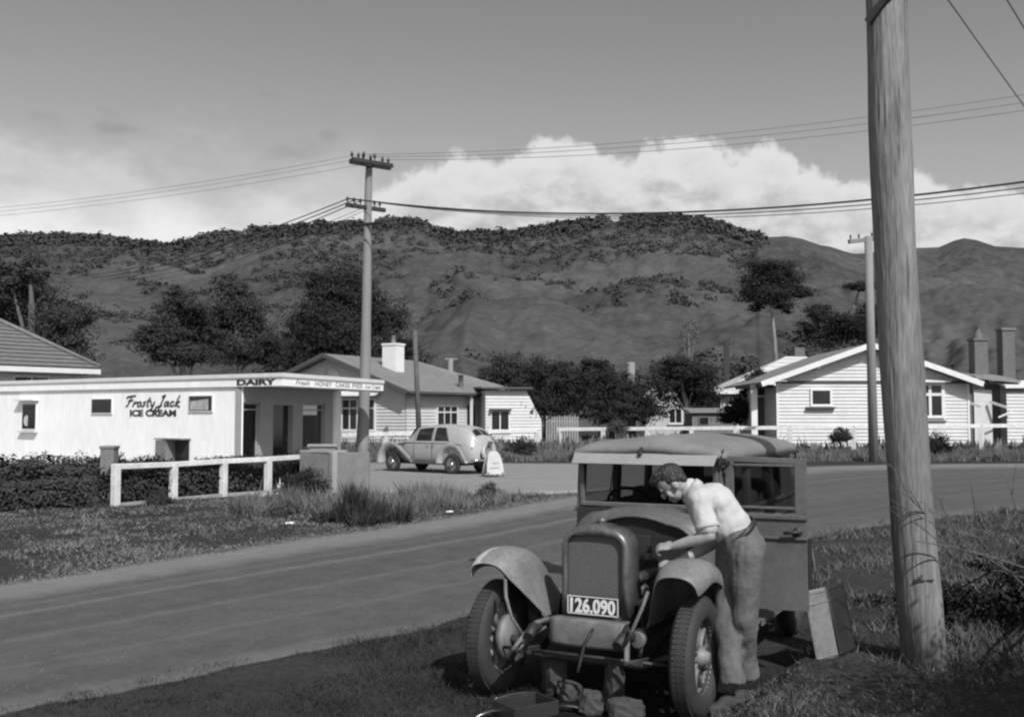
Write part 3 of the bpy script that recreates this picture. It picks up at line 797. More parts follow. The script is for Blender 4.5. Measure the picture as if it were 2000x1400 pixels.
    for s in (.5, 1.7, 2.9, 4.1, 5.2):                  # small round lights under the canopy
        MB().lathe([(0, .03), (.1, .02), (.12, 0)], C + bd * s + (-nC) * .7 + UP * (ZB - .03), UP, 12).build('soffit_light', 'white_trim', t)
    bn = thing('rubbish_bin', 'dark round rubbish bin standing by the shop door', 'bin', S(3.2, 0, .5))
    MB().lathe([(.0, 0), (.2, 0), (.25, .74), (.27, .74), (.27, .78), (.22, .78), (.2, .1), (0, .1)], S(3.2, 0, .5), UP, 18).build('bin_body', 'fascia_dark', bn)
    MB().lathe([(.27, .62), (.275, .64), (.27, .66)], S(3.2, 0, .5), UP, 18).build('bin_hoop', 'tin', bn)
dairy()


# ---------------------------------------------------------------- tiled house behind the dairy on the left
def tiled_house():
    D = 50; eav = W(197, 720, D); z = eav.z
    t = thing('tiled_house', 'house with courses of dark tiles and a broad white eave behind the dairy', 'house', V3(eav.x - 5, D + 3))
    c = V3(eav.x, D)                                       # near right eave corner
    u = V3(-.6, -.8); b = V3(-.8, .6)
    H = 3.1; L = 14; Wd = 9.4
    eo = V3(c.x, c.y, z)
    A, B_, Cc, Dd = eo, eo + u * L, eo + u * L + b * Wd, eo + b * Wd
    R1 = eo + u * 4.7 + b * (Wd / 2) + UP * H; R2 = eo + u * (L - 4) + b * (Wd / 2) + UP * H
    r = MB()
    sl = ((R1 - A) - u * 4.7); ln = sl.length; v = sl.normalized(); nn = v.cross(-u).normalized()
    if nn.z < 0: nn = -nn
    r.lap(A, u, v, nn, [(0, 0), (L, 0), (L - 4, ln), (4.7, ln)], .36, .07)
    r.add([A, R1, Dd], [(0, 2, 1)]); r.add([B_, Cc, R2], [(0, 1, 2)]); r.add([Dd, Cc, R2, R1], [(0, 1, 2, 3)])
    r.build('roof', 'roof_tile', t)
    cp = MB(); cp.tube([A + UP * .1, R1 + UP * .12], .1, 8); cp.tube([R1 + UP * .12, R2 + UP * .12], .1, 8); cp.build('ridge_capping', 'roof_tile', t)
    e = MB(); e.prism([p - UP * .27 for p in (A, B_, Cc, Dd)], UP * .24); e.build('eave', 'white_trim', t)
    w = MB(); q = .7
    wa = [eo + u * q + b * q, eo + u * (L - q) + b * q, eo + u * (L - q) + b * (Wd - q), eo + u * q + b * (Wd - q)]
    w.prism([V3(p.x, p.y, 0) for p in wa], UP * (z - .28)); w.build('wall', 'board', t)
    wall_window(t, wa[0] + u * 3.2 - UP * 1.7, -u, -b, 1.6, 1.2, .08, 1)
tiled_house()

# ---------------------------------------------------------------- weatherboard house in the middle
def mid_house():
    apex = W(632, 692, 55); zr = apex.z
    gd = V3(.87, -.5).normalized(); rd = V3(.5, .87).normalized()   # along gable / along ridge
    o = V3(apex.x, apex.y)
    hw = 5.6; ze = 3.0; Lr = 9.2; ov = .55
    t = thing('gabled_house', 'weatherboard house with grey iron roof and white chimney behind the dairy canopy', 'house', o)
    nG = -rd
    Pt = lambda a, l, z: o + gd * a + rd * l + UP * z
    slope = (zr - ze) / hw
    wallz = lambda a: zr - slope * abs(a) - .12
    g = MB(); hwl = hw - .55
    g.lap(Pt(-hwl, ov, 0), gd, UP, nG, [(0, .2), (2 * hwl, .2), (2 * hwl, wallz(hwl)), (hwl, wallz(0)), (0, wallz(hwl))], .175, .046)
    g.lap(Pt(hwl, ov, 0), rd, UP, gd, [(0, .2), (Lr + 3.2, .2), (Lr + 3.2, wallz(hwl)), (0, wallz(hwl))], .175, .046)
    g.prism([Pt(-hwl, ov + .03, 0), Pt(hwl - .03, ov + .03, 0), Pt(hwl - .03, Lr + 3.6, 0), Pt(-hwl, Lr + 3.6, 0)], UP * (wallz(hwl) - .02))
    g.build('wall', 'board', t)
    r = MB()
    E0, E1 = Pt(hw, -.05, ze), Pt(hw, Lr + 4.3, ze); F0, F1 = Pt(-hw, -.05, ze), Pt(-hw, Lr + 4.3, ze)
    R0, R1 = Pt(0, -.05, zr), Pt(0, Lr - .6, zr)
    for quad in ([E0, E1, R1, R0], [F0, R0, R1, F1], [E1, F1, R1]):
        pn = [p for p in quad]; nn = (pn[1] - pn[0]).cross(pn[2] - pn[0]).normalized()
        if nn.z < 0: nn = -nn
        r.prism([p + nn * .04 for p in pn] if True else pn, -nn * .09)
    # iron sheet ribs up the slope
    for k in range(28):
        a = Lr * (k + .5) / 28 * 1.0
        top = min(1., 1.)
        p0 = E0 + rd * a; p1 = R0 + rd * a * ((Lr - .6) / Lr); nn = gd * slope + UP; nn.normalize()
        r.bar(p0 + nn * .05, p1 + nn * .05, .05, .03, nn)
    r.build('roof', 'roof_iron', t)
    for s in (-1, 1): MB().bar(Pt(hw * s, -.11, ze - .03), Pt(0, -.11, zr - .03), .05, .2, UP).build('barge_board', 'fascia_dark', t)
    gu = MB(); gu.bar(Pt(hw + .06, 0, ze - .03), Pt(hw + .06, Lr + 4.3, ze - .03), .12, .12, UP); gu.build('gutter', 'fascia_dark', t)
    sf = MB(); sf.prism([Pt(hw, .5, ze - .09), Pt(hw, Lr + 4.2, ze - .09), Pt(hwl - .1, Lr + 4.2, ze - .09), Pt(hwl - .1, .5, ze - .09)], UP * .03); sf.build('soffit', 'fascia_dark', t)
    vt = MB(); vt.lathe([(.55, 0), (.55, .02), (0, .05)], Pt(.2, ov - .05, zr - 1.25), -rd, 16); vt.build('gable_vent', 'white_trim', t)
    # gable windows under the canopy line
    for k in range(3):
        wall_window(t, Pt(-.2 + k * 1.15, ov - .02, 1.05), gd, -rd, .95, 1.55, .09, 1, .72)
    hd = MB(); hd.prism([Pt(-.5, ov, 3.0), Pt(3.5, ov, 3.0), Pt(3.5, ov - .7, 2.8), Pt(-.5, ov - .7, 2.8)], UP * .06); hd.build('window_hood', 'white_trim', t)
    wall_window(t, Pt(hwl + .02, 3.4, 1.1), rd, gd, 1.9, 1.15, .09, 2, .75)
    dr = MB().prism([Pt(hwl + .03, 6.4, .4), Pt(hwl + .03, 7.2, .4), Pt(hwl + .03, 7.2, 2.35), Pt(hwl + .03, 6.4, 2.35)], gd * .05).build('door', 'fascia_dark', t)
    MB().bar(Pt(hwl + .1, 7.1, 1.3), Pt(hwl + .1, 7.1, 1.45), .04, .04, gd).build('handle', 'tin', dr)
    pt = MB()
    for a, z0 in ((6.2, .1),): pt.bar(Pt(hw - .1, a, z0), Pt(hw - .1, a, ze - .1), .12, .12, gd)
    pt.build('porch_post', 'white_trim', t)
    # white plastered chimney with pot
    cb = W(768, 715, 57); ch = MB(); ch.box((cb.x, cb.y, zr - .55), (.92, .8, 2.35), (0, 0, R(-30))); ch.box((cb.x, cb.y, zr + .66), (1.0, .88, .12), (0, 0, R(-30)))
    c = ch.build('chimney', 'chimney_white', t)
    MB().lathe([(.13, 0), (.12, .4), (.15, .44), (.1, .44), (.09, .05)], (cb.x, cb.y, zr + .72), UP, 12).build('chimney_pot', 'concrete', c)
    fl = MB(); p = W(900, 748, 58); fl.lathe([(.14, -.6), (.14, .45), (.2, .45), (.2, .5), (0, .5)], p, UP, 12); fl.build('flue', 'roof_iron', t)
mid_house()

def shed():
    o = W(948, 838, 57); o.z = 0
    u = V3(.98, .2).normalized(); n = V3(u.y, -u.x); L = 2.9; b = -n
    t = thing('weatherboard_shed', 'small white weatherboard shed with flat eave beside the dark shrubs', 'shed', o)
    zt = W(1000, 760, 57.5).z
    w = MB(); w.lap(o, u, UP, n, [(0, .1), (L + .3, .1), (L + .3, 1.5), (L - .6, zt - .05), (0, zt - .05)], .175, .046)
    w.prism([o + b * .03, o + u * (L - .6) + b * .03, o + u * (L - .6) + b * 4, o + b * 4], UP * (zt - .08)); w.build('wall', 'board', t)
    r = MB(); r.prism([o - u * .3 + n * .4 + UP * zt, o + u * (L - .3) + n * .4 + UP * zt, o + u * (L - .3) + b * 4.3 + UP * (zt + .1), o - u * .3 + b * 4.3 + UP * (zt + .1)], UP * .1); r.build('roof', 'fascia_dark', t)
    wall_window(t, o + u * .35 + UP * 1.0, u, n, .95, 1.0, .08, 1)
    MB().bar(o + u * .2 + n * .2 + UP * 2.12, o + u * 1.45 + n * .2 + UP * 2.12, .34, .05, UP).build('window_hood', 'fascia_dark', t)
shed()

# ---------------------------------------------------------------- big gabled weatherboard house on the right
def right_house():
    D = 50.; apex = W(1702, 672, D); o = V3(apex.x, apex.y); zr = apex.z
    gd = V3(1, 0); rd = V3(0.03, 1).normalized(); nG = V3(0, -1)
    hw = W(1920, 744, D).x - apex.x; hwl = -(W(1487, 748, D).x - apex.x); hw = (hw + hwl) / 2; ze = W(1487, 748, D).z
    t = thing('weatherboard_house', 'wide gabled white weatherboard house with two brick chimneys on the right', 'house', o)
    P = lambda a, l, z: o + gd * a + rd * l + UP * z
    sl = (zr - ze) / hw; ov = .65
    wl = W(1522, 800, D).x - o.x; wr = W(1904, 800, D).x - o.x
    wz = lambda a: zr - sl * abs(a) - .14
    w = MB(); zb = W(1600, 748, D).z                       # belt line across the gable
    w.lap(P(0, ov, 0), gd, UP, nG, [(wl, .25), (wr, .25), (wr, min(zb, wz(wr))), (wl, min(zb, wz(wl)))], .175, .048)
    a_ = (zr - .14 - zb - .16) / sl
    w.lap(P(0, ov - .05, 0), gd, UP, nG, [(-a_, zb + .14), (a_, zb + .14), (0, zr - .16)], .175, .048)
    w.prism([P(wl, ov + .04, 0), P(wr, ov + .04, 0), P(wr, 10, 0), P(wl, 10, 0)], UP * (ze - .1))
    w.lap(P(wl, 10, 0), -rd, UP, -gd, [(0, .25), (10 - ov, .25), (10 - ov, ze - .1), (0, ze - .1)], .175, .048)
    w.prism([P(wl + .02, ov + .06, ze - .1), P(wr - .02, ov + .06, ze - .1), P(0, ov + .06, zr - .2)], rd * .1)
    w.build('wall', 'board', t)
    MB().bar(P(wl - .05, ov - .03, zb + .06), P(wr + .05, ov - .03, zb + .06), .1, .1, UP).build('belt_board', 'fascia_dark', t)
    for a in (wl + .05, wr - .05): MB().bar(P(a, ov - .02, .25), P(a, ov - .02, wz(a)), .09, .1, gd).build('corner_board', 'white_trim', t)
    r = MB()
    for s in (-1, 1):
        q = [P(hw * s, -.02, ze), P(0, -.02, zr), P(0, 10.5, zr), P(hw * s, 10.5, ze)]
        nn = (q[1] - q[0]).cross(q[2] - q[0]).normalized(); nn = nn if nn.z > 0 else -nn
        r.prism([p + nn * .06 for p in q], -nn * .1)
    r.build('roof', 'roof_iron', t)
    for s in (-1, 1):
        MB().bar(P(hw * s, -.06, ze - .05), P(0.02 * s, -.06, zr - .05), .06, .26, UP).build('barge_board', 'white_trim', t)
        MB().bar(P(hw * s * .48, -.0, zr - sl * hw * .48 - .2), P(hw * s * .48, ov, zr - sl * hw * .48 - .3), .1, .12, UP).build('gable_bracket', 'white_trim', t)
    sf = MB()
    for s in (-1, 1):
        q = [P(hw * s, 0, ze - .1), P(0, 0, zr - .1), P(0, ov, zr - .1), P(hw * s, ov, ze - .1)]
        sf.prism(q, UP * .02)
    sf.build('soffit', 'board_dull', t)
    x = lambda px: W(px, 800, D).x - o.x
    z = lambda py: W(1700, py, D).z
    wall_window(t, P(x(1593), ov - .03, z(789)), gd, nG, x(1628) - x(1593), z(762) - z(789), .1, out=.05)
    MB().bar(P(x(1580), ov - .14, z(796)), P(x(1637), ov - .14, z(796)), .24, .09, UP).build('window_ledge', 'fascia_dark', t)
    wall_window(t, P(x(1803), ov - .03, z(811)), gd, nG, x(1848) - x(1803), z(752) - z(811), .17, 1, .7, out=.06)
    MB().prism([P(x(1790), ov - .45, z(746)), P(x(1862), ov - .45, z(746)), P(x(1862), ov, z(739)), P(x(1790), ov, z(739))], UP * .06).build('window_hood', 'white_trim', t)
    MB().bar(P(x(1790), ov - .1, z(818)), P(x(1850), ov - .1, z(818)), .2, .08, UP).build('window_ledge', 'fascia_dark', t)
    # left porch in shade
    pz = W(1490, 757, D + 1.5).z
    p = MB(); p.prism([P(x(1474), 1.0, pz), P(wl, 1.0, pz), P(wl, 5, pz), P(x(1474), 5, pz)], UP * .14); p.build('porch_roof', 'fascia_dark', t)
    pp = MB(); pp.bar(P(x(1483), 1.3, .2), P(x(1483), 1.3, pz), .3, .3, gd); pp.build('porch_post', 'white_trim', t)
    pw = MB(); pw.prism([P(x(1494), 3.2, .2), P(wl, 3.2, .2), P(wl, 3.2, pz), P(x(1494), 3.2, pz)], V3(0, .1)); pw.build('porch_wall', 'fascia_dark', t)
    wall_window(t, P(x(1500), 3.1, z(770)), gd, nG, .5, .35, .07, sill=False)
    # right wing: brick chimney breast, pale porch, low second roof
    y0 = 1.6
    bk = MB(); bk.lap(P(0, y0, 0), gd, UP, nG, [(wr + .03, .1), (x(1928), .1), (x(1928), ze + .1), (wr + .03, ze + .1)], .085, .006); bk.build('brick_wall', 'brick', t)
    pc = MB(); pc.lap(P(0, y0 - .1, 0), gd, UP, nG, [(x(1928), .1), (x(1964), .1), (x(1964), z(760)), (x(1928), z(760))], .6, .004); pc.build('porch_front', 'board', t)
    bk2 = MB(); bk2.lap(P(0, y0 + .4, 0), gd, UP, nG, [(x(1960), .1), (x(1990), .1), (x(1990), ze), (x(1960), ze)], .085, .006); bk2.build('brick_wall', 'brick', t)
    for (xa, la, za, xb, zb_, wd3) in ((1904, .3, 782, 1928, 794, .1), (1956, .3, 784, 1978, 795, .1), (1962, .9, 815, 1990, 803, .06)):
        MB().bar(P(x(xa), y0 - la, z(za)), P(x(xb), y0 - .9, z(zb_)), wd3, wd3 * 1.2, UP).build('porch_rail', 'white_trim', t)
    ww = MB(); ww.lap(P(0, y0 + .45, 0), gd, UP, nG, [(wr, .1), (x(2060), .1), (x(2060), z(746)), (wr, z(740))], .175, .048); ww.prism([P(wr, y0 + .5, 0), P(x(2060), y0 + .5, 0), P(x(2060), 9, 0), P(wr, 9, 0)], UP * (z(745))); ww.build('wing_wall', 'board_dull', t)
    MB().lap(P(0, y0 - .6, 0), gd, UP, nG, [(x(1984), .1), (x(2060), .1), (x(2060), z(765)), (x(1984), z(765))], .175, .048).build('side_porch', 'board', t)
    MB().prism([P(x(1978), y0 - .9, z(757)), P(x(2060), y0 - .9, z(757)), P(x(2060), y0 + .4, z(745)), P(x(1978), y0 + .4, z(745))], UP * .12).build('side_porch_roof', 'white_trim', t)
    rf = MB(); a = [P(x(1922), .9, z(738)), P(x(2012), .9, z(747)), P(x(2060), 6.5, z(725)), P(x(1900), 6.5, z(716))]
    rf.prism(a, UP * .12); rf.build('wing_roof', 'roof_iron', t)
    for px0, px1, pt_, pot in ((1898, 1924, 666, True), (1953, 1977, 646, False)):
        l = 4.6 if pot else 5.2
        k = (D + l) / D
        cx = (W(px0, 700, D + l).x + W(px1, 700, D + l).x) / 2; wdt = W(px1, 700, D + l).x - W(px0, 700, D + l).x
        zt = W(1900, pt_, D + l).z; c0 = V3(cx, D + l)
        m = MB(); zz = 2.2
        hwid = wdt / 2
        for nrm, uu in ((V3(0, -1), V3(1, 0)), (V3(1, 0), V3(0, 1)), (V3(-1, 0), V3(0, -1)), (V3(0, 1), V3(-1, 0))):
            m.lap(c0 + nrm * hwid, uu, UP, nrm, [(-hwid, zz), (hwid, zz), (hwid, zt), (-hwid, zt)], .09, .008)
        m.box((cx, D + l, zt), (wdt - .02, wdt - .02, .02))
        c = m.build('chimney', 'brick', t)
        MB().box((cx, D + l, zt + .07), (wdt + .14, wdt + .14, .12)).build('chimney_cap', 'concrete' if not pot else 'brick', c)
        if pot: MB().lathe([(.24, 0), (.2, .25), (.14, .3), (.13, .6), (.16, .62), (.1, .62), (.1, .1)], (cx, D + l, zt + .13), UP, 12).build('chimney_pot', 'brick', c)
right_house()

def pale_house():
    D = 74.; o = W(1545, 696, D); o0 = V3(o.x, o.y)
    t = thing('pale_roofed_house', 'house with a pale iron roof behind the left of the big gabled house', 'house', o0)
    zr = o.z; zl = W(1396, 770, D - 4).z
    A = W(1396, 770, D - 4); B = W(1640, 770, D - 4); C = A + V3(0, 9); Dd = B + V3(0, 9)
    R0 = W(1535, 696, D); R1 = W(1575, 694, D)
    r = MB(); v = V3(R0.x - R0.x, R0.y - A.y, R0.z - A.z); ln = v.length; v.normalize(); nn = V3(0, -v.z, v.y)
    r.lap(A, V3(1, 0), v, nn, [(0, 0), (B.x - A.x, 0), (R1.x - A.x, ln), (R0.x - A.x, ln)], .5, .05)
    r.add([A, C, R0, R1, B, Dd], [(0, 2, 1), (4, 5, 3), (1, 2, 3, 5)]); r.build('roof', 'roof_pale', t)
    w = MB(); w.lap(V3(A.x + .5, D - 3.4), V3(1, 0), UP, V3(0, -1), [(0, .2), (B.x - A.x - 1, .2), (B.x - A.x - 1, zl - .1), (0, zl - .1)], .18, .024)
    w.box(((A.x + B.x) / 2, D + .8, zl / 2 - .05), (B.x - A.x - 1.1, 8, zl - .1)); w.build('wall', 'board_dull', t)
    wall_window(t, V3(A.x + 1.4, D - 3.42, 1.7), V3(1, 0), V3(0, -1), 1.3, 1.2, .09, 1)
    cm = W(1478, 722, D); MB().box((R0.x + 1, D + .3, zr + .1), (.7, .7, 1.1)).build('chimney', 'brick', t)
pale_house()

def back_shed():
    D = 66.; a = W(1352, 840, D); b = W(1440, 840, D); zt = W(1400, 806, D).z
    t = thing('grey_shed', 'low grey shed with one dark window among the shrubs', 'shed', V3(a.x, D))
    w = MB(); L = b.x - a.x; w.lap(V3(a.x, D), V3(1, 0), UP, V3(0, -1), [(0, 0), (L, 0), (L, zt), (0, zt)], .2, .02); w.box((a.x + L / 2, D + 1.3, zt / 2 - .01), (L, 2.5, zt - .02)); w.build('wall', 'concrete', t)
    r = MB(); r.prism([V3(a.x - .2, D - .25, zt), V3(b.x + .2, D - .25, zt), V3(b.x + .2, D + 2.9, zt + .25), V3(a.x - .2, D + 2.9, zt + .25)], UP * .08); r.build('roof', 'roof_iron', t)
    wall_window(t, V3(W(1366, 828, D).x, D - .02, W(1366, 829, D).z), V3(1, 0), V3(0, -1), .55, .45, .06, fmat='concrete', sill=False)
    D = 78.; a = W(1262, 842, D); b = W(1345, 842, D); zt = W(1300, 775, D).z; zr = W(1300, 748, D).z
    t = thing('far_cottage', 'far pale cottage half hidden behind the dark shrubs', 'cottage', V3(a.x, D)); L = b.x - a.x
    w = MB(); w.lap(V3(a.x, D), V3(1, 0), UP, V3(0, -1), [(0, 0), (L, 0), (L, zt), (L / 2, zr), (0, zt)], .2, .02); w.box((a.x + L / 2, D + 2, zt / 2 - .01), (L, 3.9, zt - .02)); w.build('wall', 'board_dull', t)
    r = MB()
    for s in (-1, 1): r.prism([V3(a.x + L / 2 + s * (L / 2 + .3), D - .3, zt - .15), V3(a.x + L / 2, D - .3, zr + .05), V3(a.x + L / 2, D + 4, zr + .05), V3(a.x + L / 2 + s * (L / 2 + .3), D + 4, zt - .15)], UP * .08)
    r.build('roof', 'roof_pale', t)
    wall_window(t, V3(a.x + L * .55, D - .02, 1.2), V3(1, 0), V3(0, -1), .9, 1.0, .08, 1)
back_shed()

# ================================================================== fences and masonry
def rail_fence(name, label, pts, posts, rail_h, rail_w=.1, post_w=.12, mat='fence_white', kerb=False):
    t = thing(name, label, 'fence', posts[0])
    r = MB()
    for a, b in zip(pts, pts[1:]): r.bar(Vector(a), Vector(b), rail_w * .9, rail_w, UP)
    r.build('rail', mat, t, bevel=.01)
    for p, h in zip(posts, rail_h):
        q = MB(); g0 = gz(p.x, p.y); q.box((p.x, p.y, (h + g0) / 2 - .06), (post_w, post_w, h - g0 + .12), (0, 0, R(-25)))
        q.build('post', mat, t, bevel=.012)
    if kerb:
        k = MB(); 
        for a, b in zip(posts, posts[1:]): k.bar(V3(a.x, a.y, .04), V3(b.x, b.y, .04), .1, .12, UP)
        k.build('kerb_board', 'concrete_pale', t)
    return t
fp = [G(225, 993), G(338, 981), G(436, 972), G(523, 966), V3(-5.02, 25.3)]
fh = [W(225, 906, fp[0].y).z, W(338, 902, fp[1].y).z, W(436, 896, fp[2].y).z, W(523, 892, fp[3].y).z, W(605, 887, 25.3).z]
rp = [V3(p.x, p.y, h - .05) for p, h in zip(fp, fh)]
rp = [rp[0] + (rp[0] - rp[1]) * .03] + rp[1:4] + [rp[4] + (rp[4] - rp[3]) * .1]
rail_fence('white_rail_fence', 'white painted post and rail fence in front of the dairy hedge', rp, fp, fh, .11, .14, kerb=True)
gp = thing('gate_post', 'weathered grey concrete gate post behind the first white fence post', 'post', G(212, 975))
q = G(212, 975); MB().box((q.x, q.y, .55), (.3, .3, 1.14)).box((q.x, q.y, 1.14), (.34, .34, .06)).build('post_shaft', 'concrete', gp, bevel=.015)
# masonry gate pillar at the driveway
def pillar():
    o = G(650, 962); t = thing('masonry_gate_wall', 'grey rendered gate wall with pale corner beside the driveway', 'wall', o)
    l = V3(-.9, .43).normalized(); r = V3(.93, .37).normalized()
    h = W(650, 884, o.y).z
    m = MB(); a = o + l * .98; b = o + r * .88
    m.prism([a, o, b, b + V3(-.02, .22), o + V3(0, .24), a + V3(.05, .22)], UP * h); m.build('render', 'concrete', t, bevel=.015)
    MB().box((o.x, o.y + .02, h / 2 - .0), (.15, .15, h + .02), (0, 0, R(45))).build('corner_post', 'concrete_pale', t, bevel=.01)
    MB().prism([a + UP * (h + .0), o + UP * h + V3(0, -.03), b * .35 + o * .65 + UP * h, b * .35 + o * .65 + V3(0, .3) + UP * h, a + V3(.05, .26) + UP * h], UP * .05).build('coping', 'concrete_pale', t)
    o2 = W(605, 884, 27.2); t2 = thing('low_block_wall', 'pale low block wall behind the gate wall by the shop door', 'wall', V3(o2.x, o2.y))
    z1 = W(630, 868, 27.2).z; x1 = W(656, 880, 27.2).x
    MB().box(((o2.x + x1) / 2, 27.3, z1 / 2 - .03), (x1 - o2.x, .3, z1 - .05)).build('blockwork', 'concrete', t2, bevel=.015)
    MB().box(((o2.x + x1) / 2, 27.3, z1 - .02), (x1 - o2.x + .1, .38, .06)).build('coping', 'concrete_pale', t2)
pillar()
# far fence: three straight white lengths along the house fronts
def far_fence(name, label, pts, n):
    posts = []; hs = []; rails = []
    for i in range(n):
        k = i / (n - 1) * (len(pts) - 1); j = min(int(k), len(pts) - 2); f = k - j
        px = pts[j][0] + (pts[j + 1][0] - pts[j][0]) * f; py = pts[j][1] + (pts[j + 1][1] - pts[j][1]) * f; D = pts[j][2] + (pts[j + 1][2] - pts[j][2]) * f
        w = W(px, py, D); posts.append(V3(w.x, w.y)); hs.append(w.z); rails.append(w - UP * .08)
    return rail_fence(name, label, rails, posts, hs, .17, .19)
far_fence('long_rail_fence', 'white rail fence ending at a post beyond the parked sedan', [(655, 846, 44), (1048, 838, 50)], 5)
far_fence('long_rail_fence', 'long white rail fence running across below the right weatherboard house', [(1092, 835, 50), (1480, 832, 47), (2040, 827, 47)], 10)
def pickets():
    a = W(1068, 836, 58); b = W(1128, 836, 58); t = thing('picket_fence', 'pale picket fence below the dark shrubs beside the shed', 'fence', V3(a.x, a.y))
    zt = W(1100, 812, 58).z
    p = MB()
    n = 13
    for i in range(n):
        x = a.x + (b.x - a.x) * i / (n - 1); p.box((x, 58, zt / 2), (.09, .03, zt + random.uniform(-.1, .05)))
    p.build('pickets', 'concrete_pale', t)
    r = MB(); r.bar(V3(a.x, 58.05, .35), V3(b.x, 58.05, .35), .05, .09, UP); r.bar(V3(a.x, 58.05, zt - .3), V3(b.x, 58.05, zt - .3), .05, .09, UP); r.build('rail', 'concrete_pale', t)
pickets()

# ================================================================== poles and wires
def pole(name, label, base, top, r0, r1, mat, arms, bow=0., line=None):
    base = Vector(base); top = Vector(top)
    t = thing(name, label, 'utility pole', base)
    pts = []; rad = []
    for i in range(15):
        k = i / 14; p = base.lerp(top, k) + V3(bow * sin(k * 5.0), 0) 
        if line: p = line(p.z)
        if i == 0: p = p - UP * .15
        pts.append(p); rad.append((r0 + (r1 - r0) * k) * (1 + .03 * sin(k * 23)))
    MB().tube(pts, rad, 20).build('shaft', mat, t)
    return t
# near pole
NPb = V3(2.93, 7.28, .1); zt = 6.1
tp = W(1731, 0, 7.32); ax = (tp - NPb) / (tp.z - NPb.z); NPb.z = gz(NPb.x, NPb.y)
def pole_line(z):
    tab = [(W(px, py, 7.3)) for px, py in ((1808, 1290), (1788, 1100), (1767, 800), (1748, 500), (1738, 250), (1731, 0), (1724, -250))]
    for a, b in zip(tab, tab[1:]):
        if z <= b.z or b is tab[-1]: return a.lerp(b, (z - a.z) / (b.z - a.z))
NPt = NPb + ax * (zt - NPb.z)
np_ = pole('utility_pole', 'thick weathered timber utility pole standing close on the right', NPb, NPt, .150, .142, 'pole_wood', [], line=pole_line)
adir = V3(-.82, .57).normalized()
for za in (5.75, 5.32):
    c = NPb + ax * (za - NPb.z) + V3(.57, .82).normalized() * -.2
    arm = MB().bar(c - adir * .95, c + adir * .95, .11, .12, UP).build('crossarm', 'dark_timber', np_, bevel=.01)
    for s in (-.8, -.4, .4, .8):
        MB().lathe([(.012, 0), (.012, .1), (.035, .1), (.045, .15), (.03, .2), (0, .21)], c + adir * s + UP * .06, UP, 10).build('insulator', 'insulator', arm)
br = MB(); c = NPb + ax * (5.25 - NPb.z) + V3(.57, .82).normalized() * -.2
br.bar(pole_line(4.68) + V3(-.155, -.06), c - adir * .45, .07, .05, UP); br.build('arm_brace', 'dark_timber', np_)
dt = MB()                                                   # knots and a drive-nail tag
c = NPb + ax * (.95 - NPb.z)
for dx, z, w, h in ((-.02, .72, .07, .012), (.05, .722, .05, .012)): dt.box(pole_line(z) + V3(dx - .02, -.147), (w, .02, h))
dt.build('nail_plate', 'dark_timber', np_)

# middle pole
MPb = G(706, 908); MPb = V3(W(706, 906, 38).x, 38); MPt = W(723, 312, 38)
mp_ = pole('utility_pole', 'tall pale utility pole with three crossarms behind the dairy canopy', MPb, MPt, .235, .125, 'pole_pale', [], bow=.035)
def arm(par, pa, pb, th, ins, mat='dark_timber', iz=.12, ir=.06):
    pa = Vector(pa); pb = Vector(pb); d = pb - pa
    a = MB().bar(pa, pb, th, th * 1.15, UP).build('crossarm', mat, par, bevel=.01)
    for s in ins:
        MB().lathe([(.018, 0), (.018, iz), (ir * .8, iz), (ir, iz + .07), (ir * .7, iz + .15), (0, iz + .17)], pa + d * s + UP * th * .55, UP, 10).build('insulator', 'insulator', a)
    return a
TA0, TA1 = W(684, 315, 37.2), W(762, 328, 38.6)
arm(mp_, TA0, TA1, .15, (.04, .2, .32, .5, .8, .95))
arm(mp_, TA0 + V3(.12, -.3), TA1 + V3(.12, -.3), .13, (.28, .55))
SA0, SA1 = W(676, 400, 37.3), W(752, 411, 38.5)
arm(mp_, SA0, SA1, .13, (.03, .2, .36, .72, .86), iz=.08, ir=.05)
arm(mp_, W(682, 441, 38.4), W(748, 435, 37.4), .09, ())
# distant poles
def small_pole(label, px, ytop, ybase, D, arm_px=None, w=.13, mat='pole_pale', lean=0):
    b = W(px, ybase, D); b.z = 0; tpt = W(px + lean, ytop, D)
    t = thing('utility_pole', label, 'utility pole', b)
    MB().tube([b, b.lerp(tpt, .5), tpt], [w * 1.25, w * 1.1, w], 10).build('shaft', mat, t)
    if arm_px:
        a0 = W(arm_px[0], arm_px[2], D - .3); a1 = W(arm_px[1], arm_px[3], D + .3)
        arm(t, a0, a1, .14, (.05, .3, .7, .95), mat='pole_wood', iz=.03, ir=.04)
    return t
small_pole('pale utility pole half hidden behind the thick near pole', 1706, 462, 880, 40, (1658, 1722, 472, 465), .15, lean=-10)
small_pole('thin pale utility pole with one crossarm left of the gabled house', 1419, 668, 830, 92, (1404, 1434, 672, 672), .26)
small_pole('short pole top with crossarm rising behind the grey iron roof', 880, 700, 830, 88, (868, 893, 701, 701), .22)
small_pole('stubby pale pole end rising out of the dark shrubs', 1233, 707, 830, 84, (1224, 1238, 709, 709), .3)
small_pole('dark leaning bare pole in front of the weatherboard house', 820, 645, 860, 49, None, .11, 'trunk', lean=-10)

WG = 'overhead wires'
def wire(label, pts, sag, r, mat='wire'):
    a, b = Vector(pts[0]), Vector(pts[-1]); n = 24
    P = [a.lerp(b, i / n) - UP * (4 * sag * (i / n) * (1 - i / n)) for i in range(n + 1)]
    o = MB().tube(P, r, 6).build('power_line', mat)
    tag(o, label, 'wire', WG)
